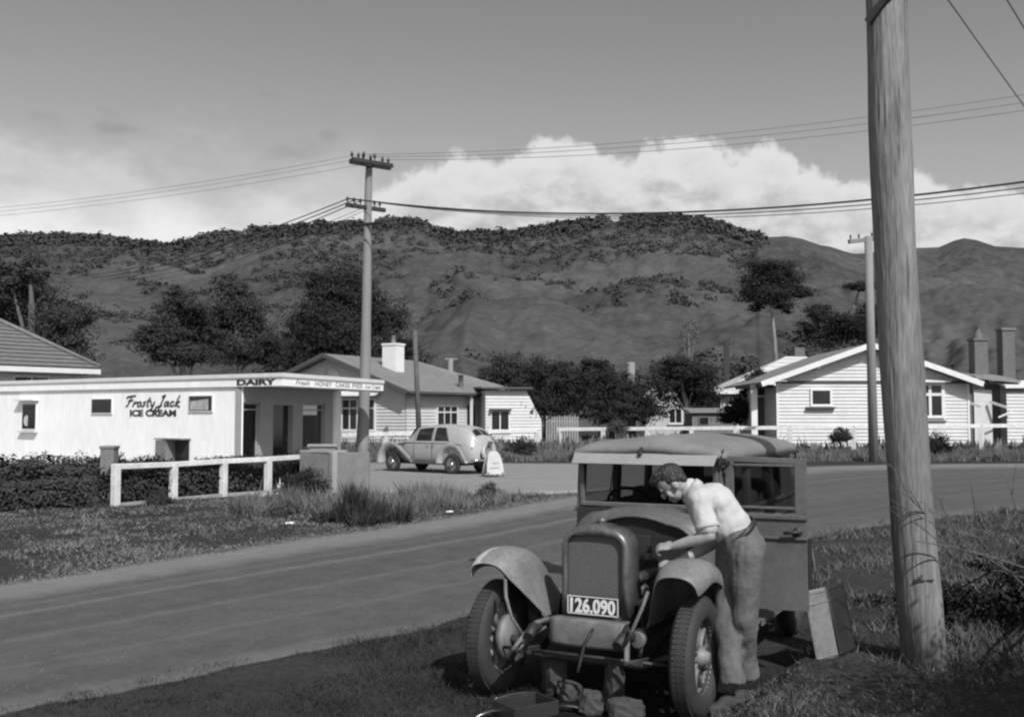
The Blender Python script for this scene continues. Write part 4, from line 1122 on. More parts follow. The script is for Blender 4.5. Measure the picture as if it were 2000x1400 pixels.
# heavy cables from the second arm to the right, close together
farR = W(2150, 335, 25.5)
for k, s in enumerate((.03, .2, .36)):
    p = SA0.lerp(SA1, s) + UP * .24
    wire(['topmost heavy dark cable from the middle pole past the near pole', 'middle heavy cable of the three sagging behind the near pole', 'lowest heavy cable of the three sagging above the hill crest'][k],
         [p, farR + V3(-.1 + .2 * k, .2 * k, -.10 * k)], .80, (.03, .016, .012)[k])
for k, s in enumerate((.03, .2, .36, .72, .86)):
    p = SA0.lerp(SA1, s) + UP * .22; q = W(150 + 12 * k, 540 + 3 * k, 62)
    wire(['uppermost', 'second', 'third', 'fourth', 'lowest'][k] + ' of the five wires slanting down left from the middle pole to the bush', [p, q + V3(.5 * k, 0)], .5, (.02, .02, .018, .010, .010)[k])
for k, s in enumerate((.2, .5, .95)):
    p = TA0.lerp(TA1, s) + UP * .3
    q = W(2300, 136 + 17 * k, 27.5); wire(['upper', 'middle', 'lower'][k] + ' faint thin wire running right above the cloud', [p, q], .55, .009, 'wire_pale')
    q = W(-200, 420 + 8 * k, 50); wire(['upper', 'middle', 'lower'][k] + ' faint thin wire running left from the top crossarm', [p, q], .35, .008, 'wire_pale')
rdv = V3(.60, .80).normalized()
for k, s in enumerate((-.02, -.42)):
    p = NPb + ax * (5.32 - NPb.z) + V3(.57, .82).normalized() * -.2 + adir * s + UP * .24
    wire(['left', 'right'][k] + ' of the two blurred wires at the top right corner', [p + rdv * -.2, p + rdv * 38 + V3(.3 * k, 0)], .5, .007, 'wire_pale')
# ================================================================== trees and shrubs
def crown_pts(clumps, n, sub=26, tight=.16):
    """leaf centres gathered in small tufts on and inside the clump ellipsoids"""
    vol = np.array([c[3] * c[4] * c[5] for c in clumps]) ** .67; vol /= vol.sum(); C = []
    for c, f in zip(clumps, vol):
        k = max(6, int(sub * f * len(clumps))); m = max(1, int(n * f / k))
        d = rng.normal(size=(k, 3)); d /= np.linalg.norm(d, axis=1)[:, None]
        r = rng.uniform(.3, 1.1, k)[:, None]
        cen = d * r * np.array(c[3:6]) + np.array(c[:3])
        sp = np.array(c[3:6]) * tight * rng.uniform(.6, 1.7, (k, 1))
        q = cen[:, None, :] + rng.normal(size=(k, m, 3)) * sp[:, None, :] * np.array([1.25, 1.25, .7])
        nn = (q - np.array(c[:3])) / np.array(c[3:6]) + .8 * (q - cen[:, None, :]) / sp[:, None, :] * .6; nn /= np.linalg.norm(nn, axis=2)[:, :, None] + 1e-6
        C.append(np.concatenate([q, nn], 2).reshape(-1, 6))
    return np.concatenate(C)
def tree(name, label, base, clumps, n, leaf, mat='leaf_dark', trunk_r=.25, trunk_mat='trunk', cat='tree', group=None, sub=30, tight=.16, lean=(0, 0), limbs=True):
    base = Vector(base); t = thing(name, label, cat, base, group=group)
    top = Vector(max(clumps, key=lambda c: c[2])[:3])
    low = Vector(min(clumps, key=lambda c: c[2])[:3])
    mid = base.lerp(Vector((sum(c[0] for c in clumps) / len(clumps), sum(c[1] for c in clumps) / len(clumps), top.z)), .55)
    tr = MB(); tr.tube([base - UP * .2, base.lerp(mid, .5) + V3(.1, 0), mid, top], [trunk_r * 1.25, trunk_r, trunk_r * .75, trunk_r * .2], 10)
    if limbs:
        for c in clumps:
            q = Vector(c[:3]); s0 = base.lerp(mid, random.uniform(.45, 1.)); tr.tube([s0, s0.lerp(q, .5) + UP * .2, q], [trunk_r * .5, trunk_r * .33, trunk_r * .12], 7)
    tr.build('trunk', trunk_mat, t)
    n = int(n * 3.8); leaf = leaf * .47
    C = crown_pts(clumps, n, int(sub * 1.3), tight); C = C[C[:, 2] > .05]
    quads('crown', leaf_quads(C[:, :3], leaf * rng.uniform(.6, 1.4, len(C)), .35, .55, C[:, 3:]), mat, t)
    return t
def cl(D, *specs):
    """clumps given by picture column/row of the centre and size in metres at distance D"""
    r = []
    for px, py, wx, wz, dd in specs:
        p = W(px, py, D + dd); s = (D + dd) / FP
        r.append((p.x, p.y, p.z, wx * s, wx * s * .9, wz * s))
    return r
def bx(px, D): return V3(W(px, 800, D).x, D)
tree('broadleaf_tree', 'big loose tree towering over the tiled roof at the far left', bx(60, 66), cl(66, (20, 545, 50, 42, 0), (70, 585, 55, 50, 2), (-20, 610, 60, 60, 3), (130, 620, 52, 48, 0), (95, 680, 60, 55, 1), (20, 690, 70, 60, 3), (150, 690, 40, 45, 0), (60, 530, 30, 25, -1)), 8500, .42, 'leaf_loose', .4, sub=34)
tree('bushy_tree', 'dark round tree with bare lower trunk behind the middle of the dairy', bx(362, 72), cl(72, (365, 600, 45, 32, 0), (330, 650, 50, 30, 0), (395, 650, 40, 36, 1), (300, 665, 32, 26, -1), (360, 690, 60, 28, 0), (345, 575, 20, 14, 0)), 6000, .4, 'leaf_mid', .26, 'trunk_pale', sub=32)
tree('bushy_tree', 'loose pale tree between the dark round tree and the black-green mass', bx(468, 78), cl(78, (450, 565, 34, 30, 0), (480, 610, 42, 36, 0), (435, 625, 40, 34, 2), (500, 660, 45, 36, 1), (455, 680, 50, 34, 0), (530, 690, 34, 34, 2)), 6000, .42, 'leaf_loose', .3, 'trunk_pale', sub=34, tight=.19)
tree('dense_tree', 'massive black-green tree behind the tall middle pole', bx(680, 74), cl(74, (640, 570, 48, 42, 0), (690, 580, 52, 50, 0), (600, 640, 46, 50, 1), (665, 650, 70, 60, -1), (745, 620, 46, 50, 1), (580, 700, 40, 44, 0), (770, 690, 40, 50, 1), (690, 710, 90, 50, 0), (625, 545, 28, 18, 0)), 12000, .42, 'leaf_dark', .5, sub=44, tight=.17)
tree('dense_shrub', 'dark wide shrub beside the white shed', bx(1065, 60), cl(60, (1062, 735, 40, 34, 0), (1020, 760, 32, 32, 0), (1095, 770, 42, 40, 1), (1050, 785, 50, 36, -1), (1120, 740, 32, 28, 1)), 5500, .32, 'leaf_dark', .2, cat='shrub', sub=34)
tree('dense_shrub', 'broad dark shrub mass in the middle under the stubby pole', bx(1195, 63), cl(63, (1175, 745, 48, 34, 0), (1230, 775, 50, 40, 0), (1145, 780, 40, 42, 0), (1200, 800, 60, 32, -1), (1265, 800, 36, 30, 0), (1160, 715, 30, 20, 1)), 6000, .32, 'leaf_dark', .2, cat='shrub', sub=36)
tree('dense_shrub', 'dark upright shrub behind the grey shed', bx(1338, 70), cl(70, (1320, 720, 36, 30, 0), (1360, 735, 40, 34, 0), (1300, 755, 30, 26, 0), (1345, 775, 50, 34, 2), (1385, 770, 28, 30, 0)), 4600, .34, 'leaf_dark', .22, cat='shrub', sub=34)
tree('dense_shrub', 'mid green shrub against the porch of the gabled house', bx(1462, 58), cl(58, (1470, 760, 24, 26, 0), (1450, 795, 32, 28, 0), (1488, 805, 26, 22, 0), (1430, 812, 26, 18, 0), (1485, 735, 18, 16, 1)), 3200, .28, 'leaf_dark', .12, cat='shrub', sub=30)
tree('slender_tree', 'slender tall tree with bare pale trunk and flat dark crown', bx(1516, 86), cl(86, (1505, 540, 42, 26, 0), (1470, 555, 30, 26, 0), (1540, 545, 30, 24, 0), (1500, 575, 55, 20, 0), (1565, 570, 24, 12, 0), (1480, 600, 16, 10, 0), (1530, 602, 22, 10, 1), (1500, 520, 46, 14, 0)), 5200, .4, 'leaf_dark', .22, 'trunk_pale', sub=36, tight=.17, limbs=False)
tree('wind_swept_tree', 'layered dark tree behind the ridge of the gabled house', bx(1640, 82), cl(82, (1600, 610, 26, 18, 0), (1580, 640, 26, 14, 0), (1640, 630, 52, 18, 0), (1680, 560, 34, 12, 0), (1660, 650, 50, 20, 1), (1610, 660, 36, 16, 0), (1700, 620, 30, 30, 0)), 5200, .38, 'leaf_dark', .25, sub=34, tight=.17)
tree('low_tree', 'small rounded tree on the slope above the shed', bx(995, 98), cl(98, (995, 720, 40, 34, 0), (1025, 740, 34, 28, 0), (960, 735, 26, 22, 0)), 2400, .5, 'leaf_loose', .25, sub=30)
tree('low_tree', 'small dark tree at the right of the white chimney', bx(795, 80), cl(80, (790, 690, 28, 34, 0), (815, 715, 24, 26, 0)), 1600, .4, 'leaf_mid', .2, sub=28)
tree('dead_tree', 'pale leafless tree standing out on the lower hillside', bx(1345, 150), cl(150, (1345, 640, 16, 20, 0), (1335, 660, 12, 26, 0), (1358, 650, 10, 24, 0)), 120, .7, 'twig', .3, 'twig', sub=20)
hb = [('dark bush under the far fence right of the near pole', 1832, 866, 22, 26, 43, 'leaf_dark'), ('small tufted bush against the boards of the gabled house', 1640, 848, 18, 16, 46, 'leaf_mid'),
      ('pale rounded bush on the long fence line', 1205, 832, 16, 12, 48.5, 'weed_leaf'), ('dark low bush in the grass below the end of the fence', 1015, 872, 30, 18, 43, 'leaf_mid')]
for lb, px, py, wx, wz, D, mt in hb:
    c = cl(D, (px, py, wx, wz, 0), (px - wx * .5, py + wz * .4, wx * .7, wz * .7, 0), (px + wx * .6, py + wz * .3, wx * .7, wz * .8, 0))
    tree('small_bush', lb, bx(px, D), c, 900, .16, mt, .04, cat='bush', sub=24)

# hedge and garden plants by the dairy
def hedge(label, pts, w, h0, h1, n, leaf, mat='hedge_leaf', wild=.25):
    a = Vector(pts[0]); b = Vector(pts[1]); d = (b - a); L = d.length; u = d.normalized(); s = V3(-u.y, u.x)
    t = thing('hedge', label, 'hedge', a); n = int(n * 2.2); leaf = leaf * .6
    k = rng.uniform(0, 1, n); q = rng.uniform(-.5, .5, n); zz = rng.uniform(0, 1, n) ** .6
    C = np.zeros((n, 3))
    for i in range(n):
        hh = h0 + (h1 - h0) * k[i] + wild * (mn.noise(Vector((k[i] * L * 1.1, q[i] * 1.5, 2.))) + .6 * mn.noise(Vector((k[i] * L * 3.1, q[i], 7.))))
        bul = 1 + .25 * mn.noise(Vector((k[i] * L * 1.7, zz[i] * 2, 4.)))
        p = a + u * (k[i] * L) + s * (q[i] * w * bul); C[i] = (p.x, p.y, max(.02, hh * zz[i]))
    C += rng.normal(size=C.shape) * .03
    NV = np.array(s)[None, :] * (q / .5)[:, None] + np.array([0, 0, 1.]) * (zz ** 2)[:, None]
    quads('foliage', leaf_quads(C, leaf * rng.uniform(.6, 1.5, n), .2, .55, NV), mat, t)
    for i in range(int(L / .8)):
        p = a + u * (.25 + i * .8); MB().tube([p, p + UP * (h0 * .6)], [.02, .012], 5).build('stem', 'trunk', t)
hedge('dark clipped hedge running out of the picture at the left below the white wall', (V3(-12.5, 16.9), V3(-8.35, 20.3)), .9, .62, .60, 9000, .13, wild=.1)
hedge('shaggy taller hedge behind the clipped hedge on the left', (V3(-17.0, 22.0), V3(-8.9, 23.4)), 1.2, .86, .72, 9000, .16, wild=.3)
hedge('rank garden growth filling the bays behind the white rail fence', (V3(-8.2, 20.9), V3(-5.2, 26.2)), .9, .80, .78, 9000, .13, wild=.16)
hedge('garden plants growing against the dairy wall', (V3(-15.5, 31.5), V3(-7.2, 27.6)), 1.0, .42, .42, 5000, .15, wild=.5)
def weed(label, px, py, wx, wz, n, leaf, mat='weed_leaf', D=None):
    b = G(px, py); D = D or b.y
    c = cl(D, (px, py - wz * .8, wx * .8, wz, 0), (px - wx * .5, py - wz * .5, wx * .6, wz * .6, -.1), (px + wx * .55, py - wz * .5, wx * .6, wz * .6, .1), (px + wx * .2, py - wz * 1.4, wx * .35, wz * .6, 0))
    tree('weed_bush', label, V3(b.x, D), c, n, leaf, mat, .02, cat='bush', sub=30, tight=.2, group=None)
def tussock(label, px, py, subs, n, mat):
    b = G(px, py); t = thing('weed_clump', label, 'weeds', V3(b.x, b.y)); V = []
    for (dx, dy, h, r) in subs:
        for _ in range(n):
            a = random.uniform(0, 2 * pi); q = random.random() ** .6 * r; p = V3(b.x + dx + cos(a) * q, b.y + dy + sin(a) * q, gz(b.x, b.y))
            ln = V3(cos(a), sin(a)) * (q * .6 + random.gauss(0, .07)); hh = h * random.uniform(.35, 1.1); w = random.uniform(.008, .02); sd_ = V3(-sin(a + 1), cos(a + 1)) * w
            m_ = p + ln * .35 + UP * hh * .6; tp_ = p + ln + UP * hh
            V.append([p - sd_, p + sd_, m_ + sd_ * .9, m_ - sd_ * .9]); V.append([m_ - sd_ * .9, m_ + sd_ * .9, tp_ + sd_ * .15, tp_ - sd_ * .15])
    quads('leaves', np.array([[tuple(v) for v in f] for f in V]), mat, t)
    MB().tube([V3(b.x, b.y, 0), V3(b.x + .02, b.y, subs[0][2] * .7)], [.02, .01], 6).build('stem', 'trunk', t)
tussock('tall dark loose weed clump on the verge below the gate wall', 688, 1026, [(0, 0, .72, .10), (.10, .06, .62, .14), (.34, .15, .46, .2), (-.18, .05, .45, .16), (.7, .4, .4, .25), (-.45, .1, .26, .2), (.15, -.12, .3, .25)], 150, 'hedge_leaf')
weed('straggly low weeds left of the tall weed clump', 560, 1012, 45, 18, 900, .08)
weed('dark scrubby pile of cuttings under the end of the rail fence', 590, 970, 45, 30, 2200, .10, 'leaf_dark')
weed('small dark weed at the foot of the second fence post', 310, 990, 26, 18, 800, .08, 'hedge_leaf')
weed('tufted weed on the verge below the parked sedan', 955, 968, 22, 14, 600, .08)

# ---------------------------------------------------------------- grass (nobody could count the blades)
def grass(name, label, n, inside, box, h, wdt, mat, lean=.5, clump=1.):
    x0, x1, y0, y1 = box; P = []
    while len(P) < n:
        # favour near ground: sample distance with a power law
        y = y0 + (y1 - y0) * random.random() ** 1.5; x = random.uniform(x0, x1)
        if not inside(x, y): continue
        d = mn.noise(Vector((x * .9, y * .9, 1.))) + .7 * mn.noise(Vector((x * 3.3, y * 3.3, 2.)))
        if random.random() > .45 + .95 * d * clump: continue
        P.append((x, y, gz(x, y) - .01, d))
    P = np.array(P); k = len(P)
    hh = (h[0] + (h[1] - h[0]) * np.clip(.4 + .75 * P[:, 3], 0, 1.5)) * rng.uniform(.5, 1.35, k); hh = np.where(rng.random(k) < .02, hh * 1.8, hh)
    a = rng.uniform(0, 2 * pi, k); ln = rng.normal(size=(k, 2)) * lean * hh[:, None]
    w = wdt * rng.uniform(.6, 1.4, k) * (P[:, 1] / 10) ** .5
    bx_, by = np.cos(a) * w, np.sin(a) * w
    V = np.zeros((k, 3, 3)); V[:, 0, 0] = P[:, 0] - bx_; V[:, 0, 1] = P[:, 1] - by; V[:, 0, 2] = P[:, 2]
    V[:, 1, 0] = P[:, 0] + bx_; V[:, 1, 1] = P[:, 1] + by; V[:, 1, 2] = P[:, 2]
    V[:, 2, 0] = P[:, 0] + ln[:, 0]; V[:, 2, 1] = P[:, 1] + ln[:, 1]; V[:, 2, 2] = P[:, 2] + hh
    o = quads(name, V, mat); tag(o, label, 'grass', kind='stuff')
def in_near(x, y):
    d = -side(ROAD_NEAR, x, y); c, l = carloc(x, y)
    e_ = .16 * mn.noise(Vector((x * 1.9, y * 1.9, 3.))) + .10 * mn.noise(Vector((x * 5.5, y * 5.5, 5.)))
    if d < e_ - .13: return False
    if d < .25: return True
    if -1.0 < c < .78 and -.2 < l < 3.6: return random.random() < .06
    return c < .8 + .1 * max(0, l)
def in_bank(x, y):
    d = -side(ROAD_NEAR, x, y); c, l = carloc(x, y)
    return d > .02 and c > .78 + .1 * max(0, l) and y < 7.9
def in_right(x, y):
    d = -side(ROAD_NEAR, x, y); c, l = carloc(x, y)
    return d > .18 * mn.noise(Vector((x * 1.6, y * 1.6, 3.))) - .1 and ((y >= 7.5 and (c > .9 or l > 3.6)) or (x - 2.93) ** 2 + (y - 7.28) ** 2 < .14)
def in_far(x, y):
    d = side(ROAD_FAR, x, y)
    if d < -.05 + .22 * mn.noise(Vector((x * 1.3, y * 1.3, 0))): return False
    lim = 24.0 if x > -4.6 else 25.2
    if x < -5.2 and (x + 5.07) * 5.5 - (y - 25.7) * 2.73 < 0 and y > 19 and False: return False
    return y < lim - .8 * max(0, -x - 2.5) * (1 if x > -5.5 else .0) 
def in_far2(x, y):
    return True
grass('verge_grass', 'short dark grass of the near verge at the lower left', 62000, in_near, (-4.5, 3.5, 4.6, 11.5), (.02, .07), .005, 'grass_short', .9, .55)
grass('bank_grass', 'short sunlit grass on the low bank around the pole', 26000, in_bank, (.4, 5.5, 4.6, 8.0), (.012, .05), .006, 'grass_dry', 1.0)
grass('rough_grass', 'rough grass between the open car door and the road', 34000, in_right, (1.5, 14, 6.8, 20), (.03, .15), .007, 'grass_dry', .7)
grass('far_verge_grass', 'rough weedy grass of the far verge below the dairy', 85000, in_far, (-15, 2.6, 8.5, 25.5), (.015, .075), .010, 'grass_far', .8)
def in_weeds(x, y):
    return side(ROAD_FAR, x, y) > .5 and abs((x + 1.7)) < 3.4 and 18.5 < y < 23.4 - .25 * abs(x + 1)
grass('tall_weeds', 'tall seeding weeds along the edge of the driveway', 9000, in_weeds, (-5.2, 1.6, 18.0, 24.0), (.10, .40), .008, 'grass_far', .45)
def in_front(x, y): return y > 40.3 + .02 * x + .5 * mn.noise(Vector((x * .4, 0, 0)))
grass('long_grass', 'long grass below the far white fences', 90000, in_front, (-9, 30, 39.5, 47.5), (.14, .36), .011, 'grass_far', .3)
def in_back(x, y): return True
grass('paddock_grass', 'grass of the house gardens behind the far fences', 14000, in_back, (-12, 34, 47.5, 70), (.3, .6), .05, 'grass_far', .3)

# bare twiggy branches and dark bramble at the right edge
def bramble():
    b = V3(4.5, 8.5)
    c = [(3.8, 8.7, .25, .4, .35, .28), (4.15, 8.5, .38, .45, .4, .4), (4.6, 8.3, .5, .5, .5, .5), (3.5, 9.0, .15, .35, .3, .2), (4.3, 7.7, .25, .4, .4, .26), (4.9, 7.4, .6, .6, .6, .6), (4.6, 6.3, .9, .6, .7, .8), (3.95, 5.85, 1.0, .5, .5, .7), (3.65, 5.2, 1.4, .55, .6, .8), (3.35, 4.5, 1.6, .6, .7, .9), (4.2, 4.9, 1.3, .7, .8, 1.0)]  # clumps past the right edge are unseen, placed to shade the corner
    t = tree('bramble_bush', 'dark bramble bush with bare branches at the right edge', b, c, 12000, .10, 'leaf_dark', .03, cat='bush', sub=44, tight=.14)
    tw = MB()
    def twig(p0, p1, r, n=2, lev=0):
        p0 = Vector(p0); p1 = Vector(p1); pts = [p0.lerp(p1, i / 5) + Vector((random.uniform(-1, 1), random.uniform(-1, 1), random.uniform(-1, 1))) * .03 * (p1 - p0).length for i in range(6)]
        tw.tube(pts, [r * (1 - .13 * i) for i in range(6)], 5)
        if lev < 2:
            for k in range(n):
                q = pts[random.randint(2, 4)]; d = (p1 - p0) * random.uniform(.18, .34); d += Vector((random.uniform(-1, 1), random.uniform(-.5, .5), random.uniform(-.3, .7))) * d.length * .6
                twig(q, q + d, r * .5, n, lev + 1)
    twig((4.3, 8.3, .3), W(1775, 970, 7.0), .009); twig((4.4, 8.2, .4), W(1810, 1015, 7.1), .008); twig((4.5, 7.6, .5), W(1790, 1062, 6.9), .011)
    twig((4.0, 8.6, .2), W(1895, 935, 8.3), .010); twig((4.4, 8.6, .4), W(1850, 1045, 7.6), .007); twig((4.4, 8.6, .4), W(1960, 920, 8.6), .009)
    tw.build('bare_branches', 'twig', t)
bramble()

# loose stones along the road edges and over the gravel
def pebbles():
    C = []; S = []
    for pl, sg in ((ROAD_FAR, -1),):
        sm = smooth_pl(pl)
        for a, b in zip(sm, sm[1:]):
            if max(a.y, b.y) < 4 or min(a.y, b.y) > 34: continue
            L = (b - a).length; nn = V3(-(b - a).y, (b - a).x).normalized()
            for _ in range(int(L * 260)):
                p = a.lerp(b, random.random()) + nn * (sg * random.gauss(.05, .22)); C.append((p.x, p.y, .016)); S.append(random.uniform(.004, .011) * (1 if random.random() < .93 else 2))
    for _ in range(2500):
        y = random.uniform(5, 16); x = random.uniform(-6, 6)
        if side(ROAD_NEAR, x, y) > 0 and side(ROAD_FAR, x, y) < 0: C.append((x, y, .014)); S.append(random.uniform(.004, .009))
    C = np.array(C); S = np.array(S); k = len(C); a = rng.uniform(0, 6.28, k); V = np.zeros((k, 3, 3, 3))
    base = [C + np.stack([np.cos(a + t) * S, np.sin(a + t) * S * .8, -.006 * np.ones(k)], 1) for t in (0, 2.1, 4.2)]
    top = C + np.stack([rng.normal(size=k) * S * .2, rng.normal(size=k) * S * .2, S * .8], 1)
    for i in range(3): V[:, i, 0] = base[i]; V[:, i, 1] = base[(i + 1) % 3]; V[:, i, 2] = top
    tag(quads('loose_gravel', V.reshape(-1, 3, 3), 'pebble'), 'loose gravel and small stones along the edges of the road', 'gravel', kind='stuff')
M['pebble'] = paint('pebble', .17, .9, .4, 7)
pebbles()
# ================================================================== the old car being worked on
def wheel(par, c, R_=.37, tw=.074, steer=0., spokes=10, disc=False, out=1, tyre_m='rubber', rim_m='rim'):
    """wheel part with its axis along local x; children tyre and rim"""
    c = Vector(c); rot = Matrix.Rotation(steer, 3, 'Z'); ax = rot @ Vector((1, 0, 0))
    w = MB()
    if disc:
        w.lathe([(0, .035 * out), (.05, .035 * out), (.06, .0), (R_ * .5, .015 * out), (R_ * .62, .045 * out), (R_ * .66, 0), (R_ * .66, -.03 * out), (0, -.03 * out)], c, ax, 22)
    else:
        w.lathe([(0, .085 * out), (.035, .085 * out), (.045, .06 * out), (.06, .045 * out), (.06, -.04 * out), (0, -.04 * out)], c, ax, 16)
        for k in range(spokes):
            a = 2 * pi * k / spokes + .1; d = rot @ Vector((0, cos(a), sin(a)))
            w.tube([c + d * .05, c + d * .12, c + d * (R_ - .1)], [.028, .018, .017], 8)
        w.lathe([(0, -.05 * out), (.15, -.05 * out), (.155, -.1 * out), (0, -.1 * out)], c, ax, 20)
    ob = w.build('wheel', rim_m, par, local=True)
    t = MB(); pr = []
    for k in range(18):
        a = 2 * pi * k / 18; ca, sa = cos(a), sin(a)
        h = tw * (abs(ca) ** .75) * (1 if ca > 0 else -1); r = R_ - tw * 1.02 + tw * 1.02 * (abs(sa) ** .7) * (1 if sa > 0 else -1)
        pr.append((r, h))
    t.lathe(pr, c, ax, 40, closed=True)
    if not disc:                                            # low tread ribs
        for k in range(72):
            a = 2 * pi * k / 72; d = rot @ Vector((0, cos(a), sin(a))); tt = rot @ Vector((0, -sin(a), cos(a)))
            m3 = Matrix((ax, tt, d)).transposed()
            for s in (-1, 0, 1): t.box(c + d * (R_ - .002) + ax * (s * .03), (.024, .024, .008), m3)
    t.build('tyre', tyre_m, ob, local=True)
    r = MB(); q = R_ - 2 * tw * .93
    r.lathe([(q + .012, tw * .75), (q + .02, tw * .62), (q - .008, tw * .5), (q - .014, 0), (q - .008, -tw * .5), (q + .02, -tw * .62), (q + .012, -tw * .75), (q + .03, -tw * .3), (q + .03, tw * .3)], c, ax, 36, closed=True)
    r.build('rim', rim_m, ob, local=True)
    return ob
def arch(hw, zb, zt, r, n=9, crown=.03):
    """open arch outline in (x,z): up one side, over a crowned top, down the other"""
    p = [(-hw, zb), (-hw, (zb + zt - r) / 2), (-hw, zt - r)]
    for k in range(1, n):
        a = pi / 2 * k / n; p.append((-hw + r - r * cos(a), zt - r + r * sin(a)))
    L = hw - r
    for k in range(0, 7):
        x = -L + 2 * L * k / 6; p.append((x, zt + crown * (1 - (x / max(L, .01)) ** 2)))
    for k in range(n - 1, 0, -1):
        a = pi / 2 * k / n; p.append((hw - r + r * cos(a), zt - r + r * sin(a)))
    p += [(hw, zt - r), (hw, (zb + zt - r) / 2), (hw, zb)]
    return p
def old_car():
    t = thing('vintage_car', 'old grey vintage car with bonnet removed and front door open', 'car', CAR_O, -CAR_A)
    B = lambda mb, nm, m, par=t, **k: mb.build(nm, m, par, local=True, **k)
    Wd = .58; ZS, ZBt, ZW, ZR = .46, 1.13, 1.515, 1.572; L0, L1 = 1.08, 3.52
    # ---- body shell
    b = MB()
    def panel(poly, th=.03): b.prism(poly, th)
    for s, l0 in ((-1, L0), (1, 1.86)):
        b.prism([(s * Wd, l0, ZS), (s * Wd, L1 - .1, ZS), (s * (Wd - .0), L1 - .1, ZBt), (s * Wd, l0, ZBt)], V3(-s * .03, 0))
        b.prism([(s * Wd, L1 - .1, ZS), (s * (Wd - .1), L1, ZS), (s * (Wd - .1), L1, ZBt), (s * Wd, L1 - .1, ZBt)], V3(-s * .03, -.02))
        b.bar((s * (Wd + .006), l0, ZBt + .01), (s * (Wd + .006), L1 - .1, ZBt + .01), .03, .035, UP)      # belt mouldings
        b.bar((s * (Wd + .004), l0, ZBt - .13), (s * (Wd + .004), L1 - .1, ZBt - .13), .022, .022, UP)
    b.prism([(-Wd + .1, L1, ZS), (Wd - .1, L1, ZS), (Wd - .1, L1, ZBt), (-Wd + .1, L1, ZBt)], V3(0, -.03))
    # pillars, header rails, rear upper panel with window
    for s in (-1, 1):
        for l, w in ((L0 + .03, .07), (1.86, .09), (2.64, .08)):
            b.bar((s * (Wd - .025), l, ZBt), (s * (Wd - .045), l + (.0 if l > 1.2 else -.0), ZR), .05, w, V3(0, 1))
        b.prism([(s * Wd, 3.05, ZBt), (s * Wd, L1 - .1, ZBt), (s * (Wd - .02), L1 - .13, ZR), (s * (Wd - .02), 3.05, ZR)], V3(-s * .03, 0))
        b.prism([(s * Wd, L1 - .1, ZBt), (s * (Wd - .1), L1, ZBt), (s * (Wd - .12), L1 - .03, ZR), (s * (Wd - .02), L1 - .13, ZR)], V3(-s * .03, -.02))
        b.bar((s * (Wd - .03), L0, ZW + .045), (s * (Wd - .03), L1 - .1, ZW + .045), .045, .09, UP)
    for (x0, x1, z0, z1) in ((-Wd + .1, -.28, ZBt, ZR), (.28, Wd - .1, ZBt, ZR), (-.28, .28, ZBt, 1.24), (-.28, .28, 1.48, ZR)):
        b.prism([(x0, L1, z0), (x1, L1, z0), (x1, L1 - .03, z1), (x0, L1 - .03, z1)], V3(0, -.03))
    # windscreen frame, dash
    for s in (-1, 1): b.bar((s * (Wd - .055), L0, 1.17), (s * (Wd - .055), L0 - .02, 1.55), .035, .04, V3(0, 1))
    b.bar((-Wd + .04, L0, 1.185), (Wd - .04, L0, 1.185), .05, .035, UP); b.bar((-Wd + .04, L0, 1.555), (Wd - .04, L0, 1.555), .06, .05, UP)
    B(b, 'body', 'car_grey', bevel=.008)
    fl = MB(); fl.box((0, 2.2, .47), (1.16, 2.5, .03)); fl.box((0, 1.04, 1.06), (1.08, .05, .2)); B(fl, 'floor', 'car_dark')
    # ---- roof: soft fabric top, crowned, with rolled edge
    rows = []
    for l in np.linspace(L0 - .06, L1 + .03, 26):
        e = min(1, (l - (L0 - .10)) / .22, (L1 + .07 - l) / .28); e = max(0, e) ** .5
        row = []
        for x in np.linspace(-1, 1, 25):
            xx = x * (Wd + .022) * (1 - .05 * (1 - e)); ed = (1 - abs(x) ** 5)
            z = ZR + .005 + (.03 + .036 * e) * (1 - abs(x) ** 2.6) * (.4 + .6 * e) + .035 * e * (1 - abs(x) ** 14) + .010 * mn.noise(Vector((xx * 3, l * 2.2, 1.))) * ed
            if -.16 < x * 1.0 + .05 < .42: z += .022 * e * sin(pi * (x + .21) / .58) * (1 if l < 2.6 else max(0, 1 - (l - 2.6) * 2))
            row.append(Vector((xx, l, z)))
        rows.append([row[0] - UP * .055] + row + [row[-1] - UP * .055])
    rows = [[p - UP * .05 for p in rows[0]]] + rows + [[p - UP * .09 + V3(0, .02) for p in rows[-1]]]
    rf = MB().grid(rows); ro = B(rf, 'roof', 'car_roof', solid=.015)
    dr = MB()
    for s in (-1, 1): dr.bar((s * (Wd + .03), L0 - .04, ZR - .052), (s * (Wd + .03), L1, ZR - .052), .03, .022, UP)
    dr.bar((-Wd - .03, L0 - .06, ZR - .035), (Wd + .03, L0 - .06, ZR - .035), .03, .03, UP)
    B(dr, 'drip_rail', 'car_dark')
    hl = MB(); hl.prism([(-Wd + .06, L0 + .05, ZR - .06), (Wd - .06, L0 + .05, ZR - .06), (Wd - .06, L1 - .08, ZR - .06), (-Wd + .06, L1 - .08, ZR - .06)], UP * .01); B(hl, 'headlining', 'seat')
    # ---- sun visor
    v = MB(); a, c = (L0 - .045, 1.588), (L0 - .14, 1.497)
    v.prism([(-Wd + .012, a[0], a[1]), (Wd - .025, a[0], a[1]), (Wd - .035, c[0], c[1]), (-Wd + .02, c[0], c[1])], V3(0, .008, .012)); vo = B(v, 'sun_visor', 'car_visor', bevel=.004)
    vb = MB(); vb.bar((-.02, L0 - .07, 1.618), (-.02, L0 - .10, 1.58), .02, .02, UP); vb.ball((-.02, L0 - .105, 1.575), .017, 8, 6)
